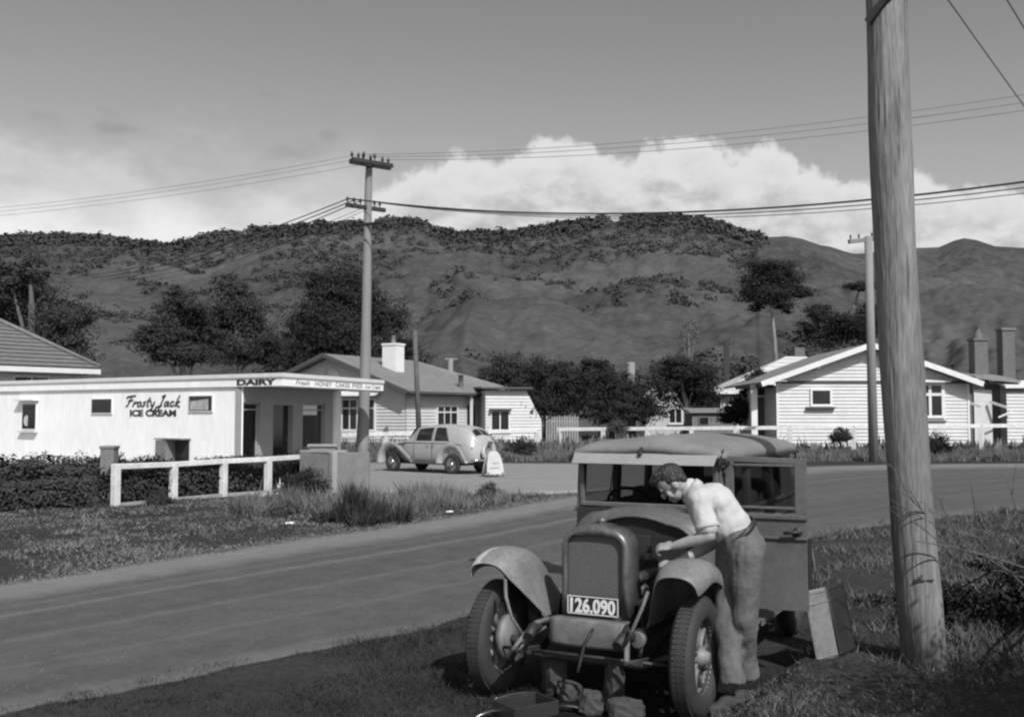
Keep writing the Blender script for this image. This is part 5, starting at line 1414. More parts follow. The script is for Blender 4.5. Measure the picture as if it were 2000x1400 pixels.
    for s in (-1, 1): vb.prism([(s * (Wd - .0), L0 - .02, 1.62), (s * (Wd - .0), L0 - .15, 1.50), (s * (Wd - .0), L0 - .02, 1.53)], V3(s * .006, 0))
    B(vb, 'visor_bracket', 'car_dark', vo)
    # ---- glass
    B(MB().prism([(-Wd + .08, L0, 1.2), (Wd - .08, L0, 1.2), (Wd - .08, L0 - .02, 1.54), (-Wd + .08, L0 - .02, 1.54)], V3(0, .005)), 'windscreen', 'glass')
    g = MB(); g.prism([(-.28, L1 - .02, 1.24), (.28, L1 - .02, 1.24), (.28, L1 - .03, 1.48), (-.28, L1 - .03, 1.48)], V3(0, .004)); B(g, 'rear_window', 'glass')
    wp = MB(); wp.tube([(-.25, L0 - .03, 1.545), (-.27, L0 - .035, 1.4), (-.29, L0 - .03, 1.27)], .006, 6); B(wp, 'wiper', 'car_dark')
    # ---- cowl and firewall
    secs = [arch(.47, .60, 1.085, .22, crown=.05), arch(.53, .56, 1.115, .2, crown=.05), arch(.578, .52, 1.15, .17, crown=.04)]
    rows = [[Vector((x, l, z)) for x, z in sc] for sc, l in zip(secs, (.80, .95, L0 + .03))]
    co_ = B(MB().grid(rows), 'cowl', 'car_grey', solid=.015)
    rim = MB(); rim.tube([Vector((x, .795, z)) for x, z in secs[0]], .014, 8); rim.tube([Vector((x * 1.005, .95, z + .006)) for x, z in secs[1]], .011, 8); B(rim, 'cowl_bead', 'car_grey', co_)
    fw = MB(); fw.prism([(x * .985, .83, z) for x, z in secs[0]][::-1], V3(0, .02)); B(fw, 'firewall', 'car_dark')
    # ---- radiator
    RO = .12; o1 = arch(.238, .50, 1.12, .13, crown=.022); i1 = arch(.202, .56, 1.068, .075, crown=.006)
    lo = MB(); n = len(o1)
    rowsF = [[Vector((x * .96, RO - .075, z)) for x, z in i1], [Vector((x * .985, RO - .10, z * 1.0 + .005)) for x, z in i1], [Vector((x * .97, RO - .085, z - .004)) for x, z in o1], [Vector((x, RO - .05, z)) for x, z in o1], [Vector((x, RO + .10, z)) for x, z in o1], [Vector((x * .9, RO + .105, z - .03)) for x, z in o1]]
    lo.grid(rowsF); lo.prism([(-.238, RO - .085, .50), (.238, RO - .085, .50), (.202, RO - .085, .562), (-.202, RO - .085, .562)], V3(0, .03))
    sh = B(lo, 'radiator_shell', 'shell_metal', solid=.006)
    m, nt2, bb = new_mat('honeycomb')
    tcx = nd(nt2, 'ShaderNodeTexCoord'); vo_ = nd(nt2, 'ShaderNodeTexVoronoi', feature='DISTANCE_TO_EDGE'); vo_.inputs['Scale'].default_value = 110; vo_.inputs['Randomness'].default_value = .15
    nt2.links.new(tcx.outputs['Object'], vo_.inputs['Vector'])
    mr = nd(nt2, 'ShaderNodeMapRange'); nt2.links.new(vo_.outputs['Distance'], mr.inputs[0])
    for i, q in enumerate((.0, .25, .13, .03)): mr.inputs[i + 1].default_value = q
    nt2.links.new(mr.outputs[0], bb.inputs['Base Color']); bb.inputs['Roughness'].default_value = .6
    B(MB().prism([(x, RO - .068, z) for x, z in i1][::-1], V3(0, .02)), 'radiator_core', m, sh)
    B(MB().lathe([(0, .035), (.025, .033), (.035, .025), (.035, .01), (.028, .0), (.028, -.02)], (0, RO + .04, 1.145), UP, 16), 'radiator_cap', 'shell_metal', sh)
    # ---- number plate
    pc = Vector((.01, -.02, .628)); pl = B(MB().box(pc, (.365, .008, .125)), 'number_plate', 'plate_black', bevel=.003)
    bd = MB()
    for z in (-.055, .055): bd.box(pc + V3(0, -.006, z), (.352, .005, .006))
    for x in (-.174, .174): bd.box(pc + V3(x, -.006, 0), (.006, .005, .116))
    B(bd, 'plate_border', 'plate_white', pl)
    text_mesh('plate_numbers', '126.090', .125, 'plate_white', pl, pc + V3(-.157, -.0075, -.045), V3(1, 0), UP, V3(0, -1), extrude=.003, width=.314, offset=.004, local=True)
    # ---- chassis, apron, springs, axle
    ch = MB()
    for s in (-1, 1):
        ch.tube([(s * .30, -.34, .46), (s * .31, -.26, .50), (s * .33, -.1, .49), (s * .35, .3, .47), (s * .37, 3.3, .46)], .035, 8)
        ch.bar((s * .36, 1.0, .44), (s * .36, 3.4, .44), .05, .1, UP)
    for l in (.75, 1.9, 3.2): ch.bar((-.36, l, .45), (.36, l, .45), .06, .08, UP)
    B(ch, 'chassis', 'car_dark')
    ap = MB()
    rows = [[Vector((x, -.09 - d, z + .012 * (abs(x) / .27) ** 3 * (1 if z < .45 else 0))) for x in np.linspace(-.262, .262, 14)] for z, d in ((.54, -.10), (.54, .0), (.53, .008), (.46, .010), (.395, .010), (.375, .004), (.37, -.03))]
    ap.grid(rows); a_o = B(ap, 'front_apron', 'apron', solid=.012)
    for s in (-1, 1):
        di = MB()
        di.tube([(s * .27, -.10, .535), (s * .315, -.20, .52), (s * .35, -.31, .455), (s * .38, -.40, .385)], [.015, .018, .017, .013], 8)
        di.tube([(s * .29, -.10, .48), (s * .33, -.23, .45), (s * .37, -.34, .37)], [.010, .011, .009], 8)
        B(di, 'dumb_iron', 'apron')
    sp = MB()
    for s in (-1, 1):
        for k in range(4): sp.tube([(s * .385, -.42 + .07 * k, .385 - .018 * k), (s * .385, 0, .325 - .018 * k), (s * .385, .42 - .07 * k, .40 - .018 * k)], .014, 6)
    B(sp, 'leaf_springs', 'car_dark')
    ax_ = MB(); ax_.tube([(-.66, 0, .37), (-.5, 0, .34), (-.36, 0, .275), (.36, 0, .275), (.5, 0, .34), (.66, 0, .37)], .028, 8); B(ax_, 'front_axle', 'engine'); ax_ = MB().tube([(-.58, -.14, .33), (.58, -.14, .33)], .012, 8); B(ax_, 'tie_rod', 'engine')
    ax_ = MB(); ax_.tube([(-.62, 2.72, .37), (.62, 2.72, .37)], .045, 10); ax_.ball((0, 2.72, .37), .15, 12, 8); B(ax_, 'rear_axle', 'engine')
    ck = MB(); ck.tube([(.05, -.12, .50), (.05, -.17, .47), (.02, -.18, .42), (.0, -.20, .32), (-.005, -.24, .25)], .011, 8); B(ck, 'crank_handle', 'car_dark')
    lp = MB(); c = Vector((.37, -.12, .47)); lp.lathe([(0, -.045), (.045, -.042), (.052, -.04), (.055, -.03), (.052, -.02), (.035, .02), (.012, .04), (0, .04)], c, (.25, 1, .0), 18); lp.tube([c + V3(0, .03), c + V3(-.02, .05, -.12)], .012, 6); B(lp, 'lamp', 'apron')
    # ---- engine
    en = MB()
    en.box((0, .42, .62), (.30, .46, .34)); en.box((0, .42, .835), (.25, .46, .09)); en.box((0, .42, .43), (.24, .4, .1))
    en.tube([(.17, .22, .80), (.22, .26, .78), (.22, .58, .78), (.2, .66, .60), (.2, .72, .42)], .04, 8)       # exhaust manifold
    en.tube([(0, .12, 1.0), (0, .2, .96), (0, .26, .9)], .035, 8)                                                # top hose
    for k in range(4): en.tube([(-.03, .26 + k * .1, .88), (-.03, .26 + k * .1, .95)], .016, 6)
    en.box((.2, .5, .68), (.1, .1, .12)); en.ball((.21, .36, .66), (.06, .06, .08), 10, 8); en.tube([(.2, .3, .52), (.26, .34, .56), (.2, .6, .62)], .012, 6)
    en.lathe([(.0, 0), (.14, 0), (.14, .02), (0, .02)], (0, .13, .74), (0, 1, 0), 16)
    for k in range(4):
        a = k * pi / 2 + .4; en.bar((0, .15, .74), (cos(a) * .16, .15, .74 + sin(a) * .16), .05, .008, V3(0, 1))
    en.box((0, .7, .95), (.3, .05, .12)); en.tube([(.16, .7, .9), (.2, .55, .86), (.12, .5, .88)], .01, 6); en.tube([(-.1, .08, 1.06), (-.1, .7, 1.03)], .009, 6)
    B(en, 'engine', 'engine', bevel=.008)
    st = MB()
    for s in (-1, 1): st.prism([(s * .30, .1, .5), (s * .30, .74, .5), (s * .33, .74, .72), (s * .27, .1, .66)], V3(s * .01, 0))
    B(st, 'engine_tray', 'car_dark')
    # ---- steering wheel and seats
    sw = MB(); cc = Vector((-.28, 1.50, 1.13)); nrm = Vector((0, .8, .6)).normalized(); u = Vector((1, 0, 0)); v2 = nrm.cross(u)
    sw.tube([cc + (u * cos(a) + v2 * sin(a)) * .2 for a in np.linspace(0, 2 * pi, 28, endpoint=False)], .014, 8, closed=True)
    for k in range(4):
        a = pi / 4 + k * pi / 2; sw.tube([cc, cc + (u * cos(a) + v2 * sin(a)) * .2], .009, 6)
    sw.tube([cc, cc - nrm * .5], .02, 8); B(sw, 'steering_wheel', 'car_dark')
    se = MB(); se.box((0, 1.95, .72), (1.08, .45, .2)); se.box((0, 2.2, 1.0), (1.08, .12, .50), (R(-10), 0, 0)); B(se, 'front_seat', 'seat', bevel=.04)
    s2 = MB(); s2.box((0, 2.95, .72), (1.08, .45, .2)); s2.box((0, 3.25, 1.02), (1.08, .12, .52), (R(-10), 0, 0)); B(s2, 'rear_seat', 'seat', bevel=.04)
    # ---- mudguards
    def fender(s, path, name, xi, xo, skirt=.36, tail=0):
        rows = []; n = len(path); pts = [Vector((0, a, b_)) for a, b_ in path]
        for i, p in enumerate(pts):
            tg = (pts[min(i + 1, n - 1)] - pts[max(i - 1, 0)]).normalized(); nr = Vector((0, -tg.z, tg.y)); nr = nr if nr.z > 0 or i < 1 else -nr
            if i and nr.dot(prev) < 0: nr = -nr
            prev = nr; k = i / (n - 1)
            w = 1.0 if i > 2 else (.80, .93, .99)[i]
            mid = (xi + xo) / 2; row = []
            for x, d in ((xo, -.135), (xo + .004, -.085), (xo - .015, -.04), (xo - .05, -.012), (xo - .09, .002), ((xi + xo) / 2, .010), (xi + .06, .0), (xi + .015, -.03), (xi - .01, -.08)):
                row.append(p + Vector((s * (mid + (x - mid) * w), 0, 0)) + nr * d)
            # inner apron falling to the chassis rail
            q = row[-1]; zt_ = max(.47, min(q.z - .02, .50 + (.0 if i > 3 else .02)))
            for f in (.35, .7, 1.0):
                row.append(Vector((s * (xi - .01 - (f ** 1.3) * (xi - .37)), q.y + (.30 * f * (1 - i / 5) if i < 5 else 0), q.z + (zt_ - q.z) * f * (1 if k < .75 else .6))))
            rows.append(row)
        ob = B(MB().grid(rows), name, 'fender_worn' if (s < 0 and name == 'front_mudguard') else 'car_fender', solid=.007, subd=1)
        if s < 0 and name == 'front_mudguard': ob['label'] = 'front mudguard with pale bare metal on its outer crown'
        return ob
    def fpath(l0, l1, R0, zc, tail):
        p = []
        for a in np.linspace(l0, l1, 12): p.append((-R0 * sin(a), zc + R0 * cos(a)))
        return p + tail
    for s in (-1, 1):
        fender(s, fpath(R(30), R(-42), .575, .385, [(.50, .70), (.68, .57), (.86, .465), (1.0, .42), (1.12, .405)]), 'front_mudguard', .49, .80)
        sy = MB(); sy.tube([(s * .485, -.30, .80), (s * .46, -.34, .70), (s * .41, -.36, .58), (s * .35, -.33, .475)], [.012, .012, .011, .011], 8); B(sy, 'mudguard_stay', 'apron')
        fender(s, [(2.16, .41), (2.24, .50), (2.33, .64), (2.45, .80), (2.62, .90), (2.78, .92), (2.95, .88), (3.10, .77), (3.21, .62), (3.27, .5)], 'rear_mudguard', .60, .82, tail=1)
        rb = MB(); rb.box((s * .715, 1.65, .40), (.24, 1.10, .03)); rb.box((s * .838, 1.65, .395), (.012, 1.12, .045)); B(rb, 'running_board', 'apron', bevel=.004)
        sk = MB(); sk.prism([(s * .60, 1.05, .41), (s * .60, 2.3, .41), (s * .60, 2.3, .5), (s * .60, 1.05, .5)], V3(s * -.02, 0)); B(sk, 'valance', 'car_grey')
        wheel(t, (s * .69, 0, .37), out=s); wheel(t, (s * .70, 2.72, .37), out=s)
    # ---- open front door: hinged on the windscreen pillar
    hx, hl = Wd + .005, L0 + .01; ang = R(4)                # almost square to the body
    du = Vector((cos(ang), sin(ang), 0)); dn = Vector((sin(ang), -cos(ang), 0)); Dw = .575
    P = lambda a, z, q=0.: Vector((hx, hl, 0)) + du * a + UP * z + dn * q
    d = MB()
    d.prism([P(0, .49), P(Dw, .49), P(Dw, ZBt + .03), P(0, ZBt + .03)], -dn * .035)
    d.prism([P(0, ZBt + .03), P(.065, ZBt + .03), P(.06, 1.565), P(0, 1.565)], -dn * .03)
    d.prism([P(Dw - .085, ZBt + .03), P(Dw, ZBt + .03), P(Dw - .005, 1.555), P(Dw - .085, 1.555)], -dn * .03)
    d.prism([P(.06, 1.525), P(Dw - .085, 1.515), P(Dw - .085, 1.555), P(.06, 1.565)], -dn * .03)
    for z, h in ((ZBt + .012, .032), (ZBt - .135, .02)): d.prism([P(0, z - h / 2, .002), P(Dw, z - h / 2, .002), P(Dw, z + h / 2, .002), P(0, z + h / 2, .002)], dn * .016)
    for z, h in ((ZBt + .075, .02), (1.505, .018)): d.prism([P(.06, z - h / 2, .002), P(Dw - .085, z - h / 2, .002), P(Dw - .085, z + h / 2, .002), P(.06, z + h / 2, .002)], dn * .008)
    do = B(d, 'door', 'car_grey', bevel=.006)
    B(MB().prism([P(.06, ZBt + .04, -.012), P(Dw - .08, ZBt + .04, -.012), P(Dw - .08, 1.53, -.012), P(.06, 1.53, -.012)], -dn * .004), 'door_window', 'glass', do)
    h = MB(); h.tube([P(Dw - .07, ZBt - .09, .0), P(Dw - .07, ZBt - .09, .045)], .014, 8); h.tube([P(Dw - .16, ZBt - .095, .045), P(Dw - .05, ZBt - .085, .045)], .011, 8); h.lathe([(0, .012), (.03, .01), (.035, 0)], P(Dw - .07, ZBt - .09, 0), dn, 14); B(h, 'handle', 'car_dark', do)
    for z in (.58, 1.05, 1.45): B(MB().tube([P(-.005, z - .03, .005), P(-.005, z + .03, .005)], .012, 8), 'hinge', 'car_dark', do)
    la = MB(); la.bar(P(Dw + .012, 1.0, -.02), P(Dw + .012, .66, -.02), .02, .05, dn); B(la, 'door_edge_strip', 'car_dark', do)
    return t
car = old_car()

# bonnet taken off and stood on end on the grass
def bonnet():
    o = G(1640, 1284, .12); o.z = gz(o.x, o.y)
    t = thing('car_bonnet', 'two leaf car bonnet stood on end on the grass beside the open door', 'bonnet', o)
    lean = Matrix.Rotation(R(-9), 3, 'Y') @ Matrix.Rotation(R(-5), 3, 'X')
    def leaf(ang, w, nm, m):
        u = Vector((cos(ang), sin(ang), 0)); nn = Vector((-sin(ang), cos(ang), 0)); rows = []
        for k in range(9):
            f = k / 8; bend = .035 * sin(pi * f * .5) ** 2
            rows.append([o + lean @ (u * (w * f) + nn * bend + UP * z) for z in (0, .02, .25, .48, .5)])
        ob = MB().grid(rows).build(nm, m, t, solid=.008)
        rb = MB()
        for z in (.025, .40, .475): rb.tube([o + lean @ (u * (w * k / 8) + nn * (.035 * sin(pi * k / 16) ** 2) + UP * z + Vector((0, -.004, 0))) for k in range(9)], .006, 6)
        rb.build('rib', m, ob)
    leaf(R(180 + 12), .20, 'bonnet_leaf', 'car_fender'); leaf(R(36), .24, 'bonnet_leaf', 'car_dark')
    hg = MB(); hg.tube([o + lean @ V3(0, -.004, .0), o + lean @ V3(0, -.004, .5)], .008, 8); hg.build('hinge_rod', 'car_dark', t)
bonnet()

# ================================================================== parked sedan on the side street
def sedan():
    al = R(51); o = V3(-.75, 31.66)
    t = thing('parked_sedan', 'pale rounded sedan with rear spare wheel parked by the dairy', 'car', o, al)
    B = lambda mb, nm, m, par=t, **k: mb.build(nm, m, par, local=True, **k)
    # stations: y, z bottom, z belt, z top, half width at belt, half width at roof
    S = [(.02, .48, .64, .80, .34, .24), (.07, .42, .76, 1.0, .52, .36), (.20, .38, .86, 1.22, .62, .45), (.40, .36, .92, 1.37, .66, .50), (.70, .36, .95, 1.475, .68, .53), (1.05, .36, .97, 1.52, .69, .54), (1.5, .36, .97, 1.535, .70, .54), (2.0, .36, .97, 1.52, .70, .54), (2.45, .36, .97, 1.47, .69, .52), (2.62, .36, .97, 1.39, .68, .50), (2.80, .37, .97, 1.22, .66, .50), (2.95, .38, .97, 1.05, .63, .50), (3.1, .40, .95, 1.02, .55, .44), (3.5, .42, .90, .97, .44, .33), (3.85, .44, .84, .91, .36, .26), (4.02, .46, .76, .84, .30, .2), (4.08, .5, .68, .74, .2, .12)]
    def sec(st):
        y, zb, zl, zt, wb, wt = st; p = [(wb * .9, zb), (wb * .985, zb + .1), (wb, (zb + zl) / 2), (wb * .99, zl)]
        for k in range(1, 5):
            f = k / 5; p.append((wb * .985 + (wt - wb * .985) * f ** 1.25, zl + (zt - zl - .09 * min(1, (zt - zl) / .4)) * f))
        r = min(.16, (zt - zl) * .5)
        for k in range(0, 5):
            a = pi / 2 * k / 4; p.append((wt - .02 - r * (1 - cos(a)) * 1.0, zt - r * .62 + r * .5 * sin(a)))
        x1 = p[-1][0]; z1 = p[-1][1]
        for k in range(1, 4): p.append((x1 * (1 - k / 3), z1 + (zt + .015 - z1) * (1 - (1 - k / 3) ** 2)))
        return p
    from bisect import bisect
    ys = [s[0] for s in S]
    def at(y):
        i = max(0, min(len(S) - 2, bisect(ys, y) - 1)); f = (y - S[i][0]) / (S[i + 1][0] - S[i][0])
        p0 = S[max(0, i - 1)]; p1 = S[i]; p2 = S[i + 1]; p3 = S[min(len(S) - 1, i + 2)]
        r = []
        for a, b_, c, d in zip(p0, p1, p2, p3):
            m1 = (c - a) * .5 * .7; m2 = (d - b_) * .5 * .7
            r.append(b_ * (2 * f ** 3 - 3 * f ** 2 + 1) + c * (-2 * f ** 3 + 3 * f ** 2) + m1 * (f ** 3 - 2 * f ** 2 + f) + m2 * (f ** 3 - f ** 2))
        r[0] = y; return r
    def full(y):
        h = [Vector((x, y, z)) for x, z in sec(at(y))]
        return [Vector((-p.x, p.y, p.z)) for p in h] + h[:-1][::-1]
    yy = list(np.linspace(.02, 4.08, 64))
    body = B(MB().grid([full(y) for y in yy]), 'body', 'sedan')
    def patch(y0, y1, i0, i1, side_, nm, m, ny=7, slope0=0., slope1=0., off=.006):
        """glass laid on the body: between stations and between section points i0..i1"""
        rows = []
        for a in np.linspace(0, 1, ny):
            row = []
            for b_ in np.linspace(0, 1, 6):
                y = (y0 + slope0 * b_) * (1 - a) + (y1 + slope1 * b_) * a
                s = sec(at(y)); q = i0 + (i1 - i0) * b_; i = min(int(q), len(s) - 2); f = q - i
                x = s[i][0] + (s[i + 1][0] - s[i][0]) * f; z = s[i][1] + (s[i + 1][1] - s[i][1]) * f
                row.append(Vector((side_ * (x + off), y, z + off * .3)))
            rows.append(row)
        return B(MB().grid(rows), nm, m)
    for s in (-1, 1):
        patch(1.02, 1.62, 3.6, 8.2, s, 'side_window', 'dark_win', slope0=.22); patch(1.74, 2.42, 3.6, 8.2, s, 'side_window', 'dark_win', slope1=-.02)
    # rear window: two panes on the sloping back
    for s in (-1, 1):
        rows = [[Vector((s * x, y - .012, 0)) for x in (.02, .12, .24, .33)] for y in (.20, .28, .37, .46)]
        for r_ in rows:
            for p in r_:
                c = sec(at(p.y)); top = c[-1][1]; p.z = top + .006 - .10 * (abs(p.x) / .5) ** 2
        B(MB().grid(rows), 'rear_window', 'dark_win')
    ws = MB().grid([[Vector((x, y, z)) for x in np.linspace(-.46, .46, 8)] for y, z in ((2.66, 1.40), (2.94, 1.08))]); B(ws, 'windscreen', 'dark_win')
    # wings
    def wing(s, path, xi, xo, nm):
        pts = [Vector((0, a, b_)) for a, b_ in path]; rows = []
        for i, p in enumerate(pts):
            tg = (pts[min(i + 1, len(pts) - 1)] - pts[max(i - 1, 0)]).normalized(); nr = Vector((0, -tg.z, tg.y))
            if nr.z < -.05: nr = -nr
            if i and nr.dot(pv) < 0: nr = -nr
            pv = nr
            rows.append([p + Vector((s * x, 0, 0)) + nr * d for x, d in ((xo, -.16), (xo + .01, -.08), (xo - .02, -.02), (xo - .10, .02), ((xi + xo) / 2, .03), (xi, -.02), (xi - .06, -.12))])
        return B(MB().grid(rows), nm, 'sedan', solid=.012, subd=1)
    fr = [(3.45 + .47 * sin(a), .36 + .47 * cos(a)) for a in np.linspace(R(100), R(-40), 12)] + [(3.0, .62), (2.82, .50), (2.68, .40), (2.6, .36)]
    re = [(.85 + .45 * sin(a), .36 + .46 * cos(a)) for a in np.linspace(R(95), R(-70), 14)] + [(.34, .42), (.27, .38)]
    for s in (-1, 1):
        wing(s, fr, .42, .80, 'front_wing'); wing(s, re, .55, .80, 'rear_wing')
        rb = MB(); rb.box((s * .70, 1.95, .33), (.16, 1.3, .05)); B(rb, 'running_board', 'fascia_dark', bevel=.01)
        wheel(t, (s * .68, .85, .32), .32, .062, disc=True, out=s, rim_m='rim'); wheel(t, (s * .66, 3.45, .32), .32, .062, disc=True, out=s)
        hp = MB(); hp.ball((s * .44, 3.72, .80), (.12, .17, .12), 14, 10); B(hp, 'headlight', 'sedan')
        for y in (.85, 3.45): B(MB().lathe([(0, .05), (.06, .045), (.085, .015), (.09, 0)], (s * .735, y, .32), (s, 0, 0), 16), 'hubcap', 'chrome')
    sp_c = Vector((0, -.03, .66)); nrm = Vector((0, -1, .28)).normalized()
    sp = MB(); sp.lathe([(0, .05), (.05, .05), (.09, .02), (.17, .03), (.2, .05), (.205, .0)], sp_c, nrm, 22); so_ = B(sp, 'spare_wheel', 'rim')
    ty = MB(); ty.lathe([(.20, .0), (.21, .06), (.26, .085), (.30, .06), (.315, .0), (.30, -.06), (.22, -.06)], sp_c, nrm, 30, closed=True); B(ty, 'tyre', 'sedan', so_)
    bp = MB(); bp.tube([(-.74, .05, .46), (-.6, -.12, .46), (0, -.19, .46), (.6, -.12, .46), (.74, .05, .46)], .035, 8); B(bp, 'bumper', 'chrome')
    np_2 = MB(); np_2.box((0, -.11, .98), (.22, .015, .1), (R(-16), 0, 0)); B(np_2, 'number_plate', 'fascia_dark', bevel=.004)
    for s in (-1, 1): B(MB().ball((s * .56, .16, .82), .035, 8, 6), 'tail_lamp', 'dark_win')
    for s in (-1, 1):                                       # door gaps, waist moulding, handles
        for y in (1.0, 1.70, 2.50):
            q = sec(at(y)); pts_ = [Vector((s * (x + .004), y + (.22 * max(0, (i - 3.6) / 5) if y == 1.0 and i > 3 else 0), z)) for i, (x, z) in enumerate(q[:9]) if z > .40]
            B(MB().tube(pts_, .007, 5), 'door_gap', 'car_dark')
        B(MB().tube([Vector((s * (sec(at(y))[3][0] + .008), y, sec(at(y))[3][1])) for y in np.linspace(.45, 3.9, 24)], .012, 6), 'waist_moulding', 'sedan')
        for y in (1.82, 1.58): B(MB().tube([(s * .715, y, .90), (s * .735, y, .90), (s * .735, y + .1, .90)], .012, 6), 'door_handle', 'chrome')
    un = MB(); un.box((0, 2.1, .33), (1.1, 3.2, .1)); B(un, 'underbody', 'car_dark')
sedan()
def sandwich_board():
    o = G(963, 932); t = thing('sandwich_board', 'white tapered sandwich board standing behind the parked sedan', 'sign', o)
    f = V3(.35, -1).normalized(); u = V3(-f.y, f.x); bk = -f
    def leaf(nn, off, nm):
        P = lambda a, z: o + u * (a * .8) + nn * (off + .24 * (1 - z / .86)) + UP * (z * .9)
        pl = [P(-.33, .12), P(.33, .12), P(.31, .45), P(.24, .72), P(.15, .84), P(0, .87), P(-.15, .84), P(-.22, .72), P(-.30, .45)]
        ob = MB().prism(pl, nn * .025).build(nm, 'board_dull', t)
        return P
    P = leaf(f, .02, 'board'); leaf(bk, .02, 'board')
    mk = MB()
    for z, a0, a1, h in ((.44, -.08, .17, .05), (.29, -.2, .15, .045)):
        mk.prism([P(a0, z) + f * .027, P(a1, z + .012) + f * .027, P(a1, z + h + .012) + f * .027, P(a0, z + h) + f * .027], f * .004)
    mk.build('lettering_marks', 'grey_letter', t)
    for s in (-.22, .22):
        for nn in (f, bk): MB().bar(o + u * s + nn * .28, o + u * s + nn * .24 + UP * .16, .04, .03, u).build('leg', 'fascia_dark', t)
sandwich_board()

# ================================================================== odds and ends on the ground under the front of the car
def block(name, label, px, py, d, rot, m='stone', z=None, rough=.02, cat='stone'):
    p = G(px, py); t = thing(name, label, cat, V3(p.x, p.y))
    e = Euler(rot).to_matrix(); rows = []
    mb = MB(); nu, nv = 14, 9
    for i in range(nv + 1):
        th = pi * i / nv; row = []
        for j in range(nu):
            ph = 2 * pi * j / nu; q = Vector((sin(th) * cos(ph), sin(th) * sin(ph), cos(th)))
            k = 1 / max(abs(q.x), abs(q.y), abs(q.z)) ** .92; q = q * k
            q = Vector((q.x * d[0] / 2, q.y * d[1] / 2, q.z * d[2] / 2)) * (1 + .22 * mn.noise(q * 9 + Vector((px, py, 0))))
            row.append(V3(p.x, p.y, gz(p.x, p.y) + d[2] / 2 - .015) + e @ q)
        rows.append(row)
    mb.grid(rows, smooth=False, close_u=True).build('chunk', m, t)
block('stone', 'broken concrete chunk standing under the left front spring', 1083, 1352, (.15, .16, .27), (0, 0, .3), 'stone')
block('stone', 'jagged stone lying below the broken concrete chunk', 1112, 1362, (.15, .13, .12), (.2, .1, .8), 'stone')
block('stone', 'rounded stone in the middle below the number plate', 1155, 1392, (.15, .13, .15), (0, .2, .2), 'stone')
block('stone', 'tall upright block under the crank handle', 1200, 1378, (.11, .12, .28), (.1, 0, .4), 'stone', cat='block')
block('stone', 'squat block in front of the tall upright block', 1222, 1402, (.22, .16, .13), (0, .1, .1), 'stone', cat='block')
def strip(label, a, b, za, zb, w, m='tin'):
    pa = G(*a, za); pb = G(*b, zb); t = thing('metal_strip', label, 'metal strip', V3(pa.x, pa.y, 0), group=None)
    mb = MB(); rows = []
    for i in range(13):
        f = i / 12; p = pa.lerp(pb, f) + UP * (.018 * sin(pi * f)); wf = w * (.25 + .75 * sin(pi * f)); rows.append([p + V3(0, -wf * cos(q), wf * .5 * sin(q)) for q in np.linspace(0, pi, 7)])
    mb.grid(rows).build('strip', m, t, solid=.004)
def tray():
    a = G(985, 1374, .09); b = G(1068, 1358, .09); u = (b - a).normalized(); n = V3(u.y, -u.x); o = (a + b) / 2; o.z = 0
    t = thing('oil_tray', 'black drain tray with a bright front rim lying left of the concrete chunk', 'tray', o, 0)
    L = (b - a).length
    m = MB(); P = lambda x, y, z: o + u * x + n * y + UP * z
    for (x0, y0, x1, y1) in ((-L / 2, .12, L / 2, .12), (-L / 2, -.12, L / 2, -.12), (-L / 2, -.12, -L / 2, .12), (L / 2, -.12, L / 2, .12)): m.bar(P(x0, y0, .045), P(x1, y1, .045), .012, .09, UP)
    m.prism([P(-L / 2, -.12, .01), P(L / 2, -.12, .01), P(L / 2, .12, .01), P(-L / 2, .12, .01)], UP * .008); m.build('pan', 'car_dark', t, bevel=.004)
    MB().tube([P(-L / 2 + L * i / 10, -.122, .092 + .006 * sin(pi * i / 10)) for i in range(11)], [.002 + .007 * sin(pi * i / 10) for i in range(11)], 8).build('rim', 'tin', t)
tray()
strip('bright curved metal strip at the bottom edge of the picture', (925, 1402), (985, 1388), .02, .03, .022)
strip('bright curved metal strip lying beside the rounded stone', (1078, 1380), (1150, 1388), .02, .02, .02)
def crumple(label, px, py, s, z=.06, flat=.4):
    p = G(px, py, z); t = thing('paper_scrap', label, 'paper', V3(p.x, p.y, 0)); rows = []
    for i in range(7):
        rows.append([Vector((p.x + (i / 6 - .5) * s[0], p.y + (j / 5 - .5) * s[1], gz(p.x, p.y) + z + s[2] * (mn.noise(Vector((i * .7 + px, j * .8, 2.))) + .45 * (j / 5)))) for j in range(6)])
    MB().grid(rows).build('sheet', 'paper', t, solid=.004)
crumple('crumpled white paper lying at the foot of the rail fence', 527, 972, (.42, .3, .09))
crumple('upright white card among the cuttings at the end of the rail fence', 548, 958, (.16, .1, .3), .08)
crumple('white scrap on the verge left of the tall weed clump', 566, 1026, (.13, .1, .03))
crumple('white scrap in the weeds below the parked sedan', 878, 999, (.13, .1, .03), .06)
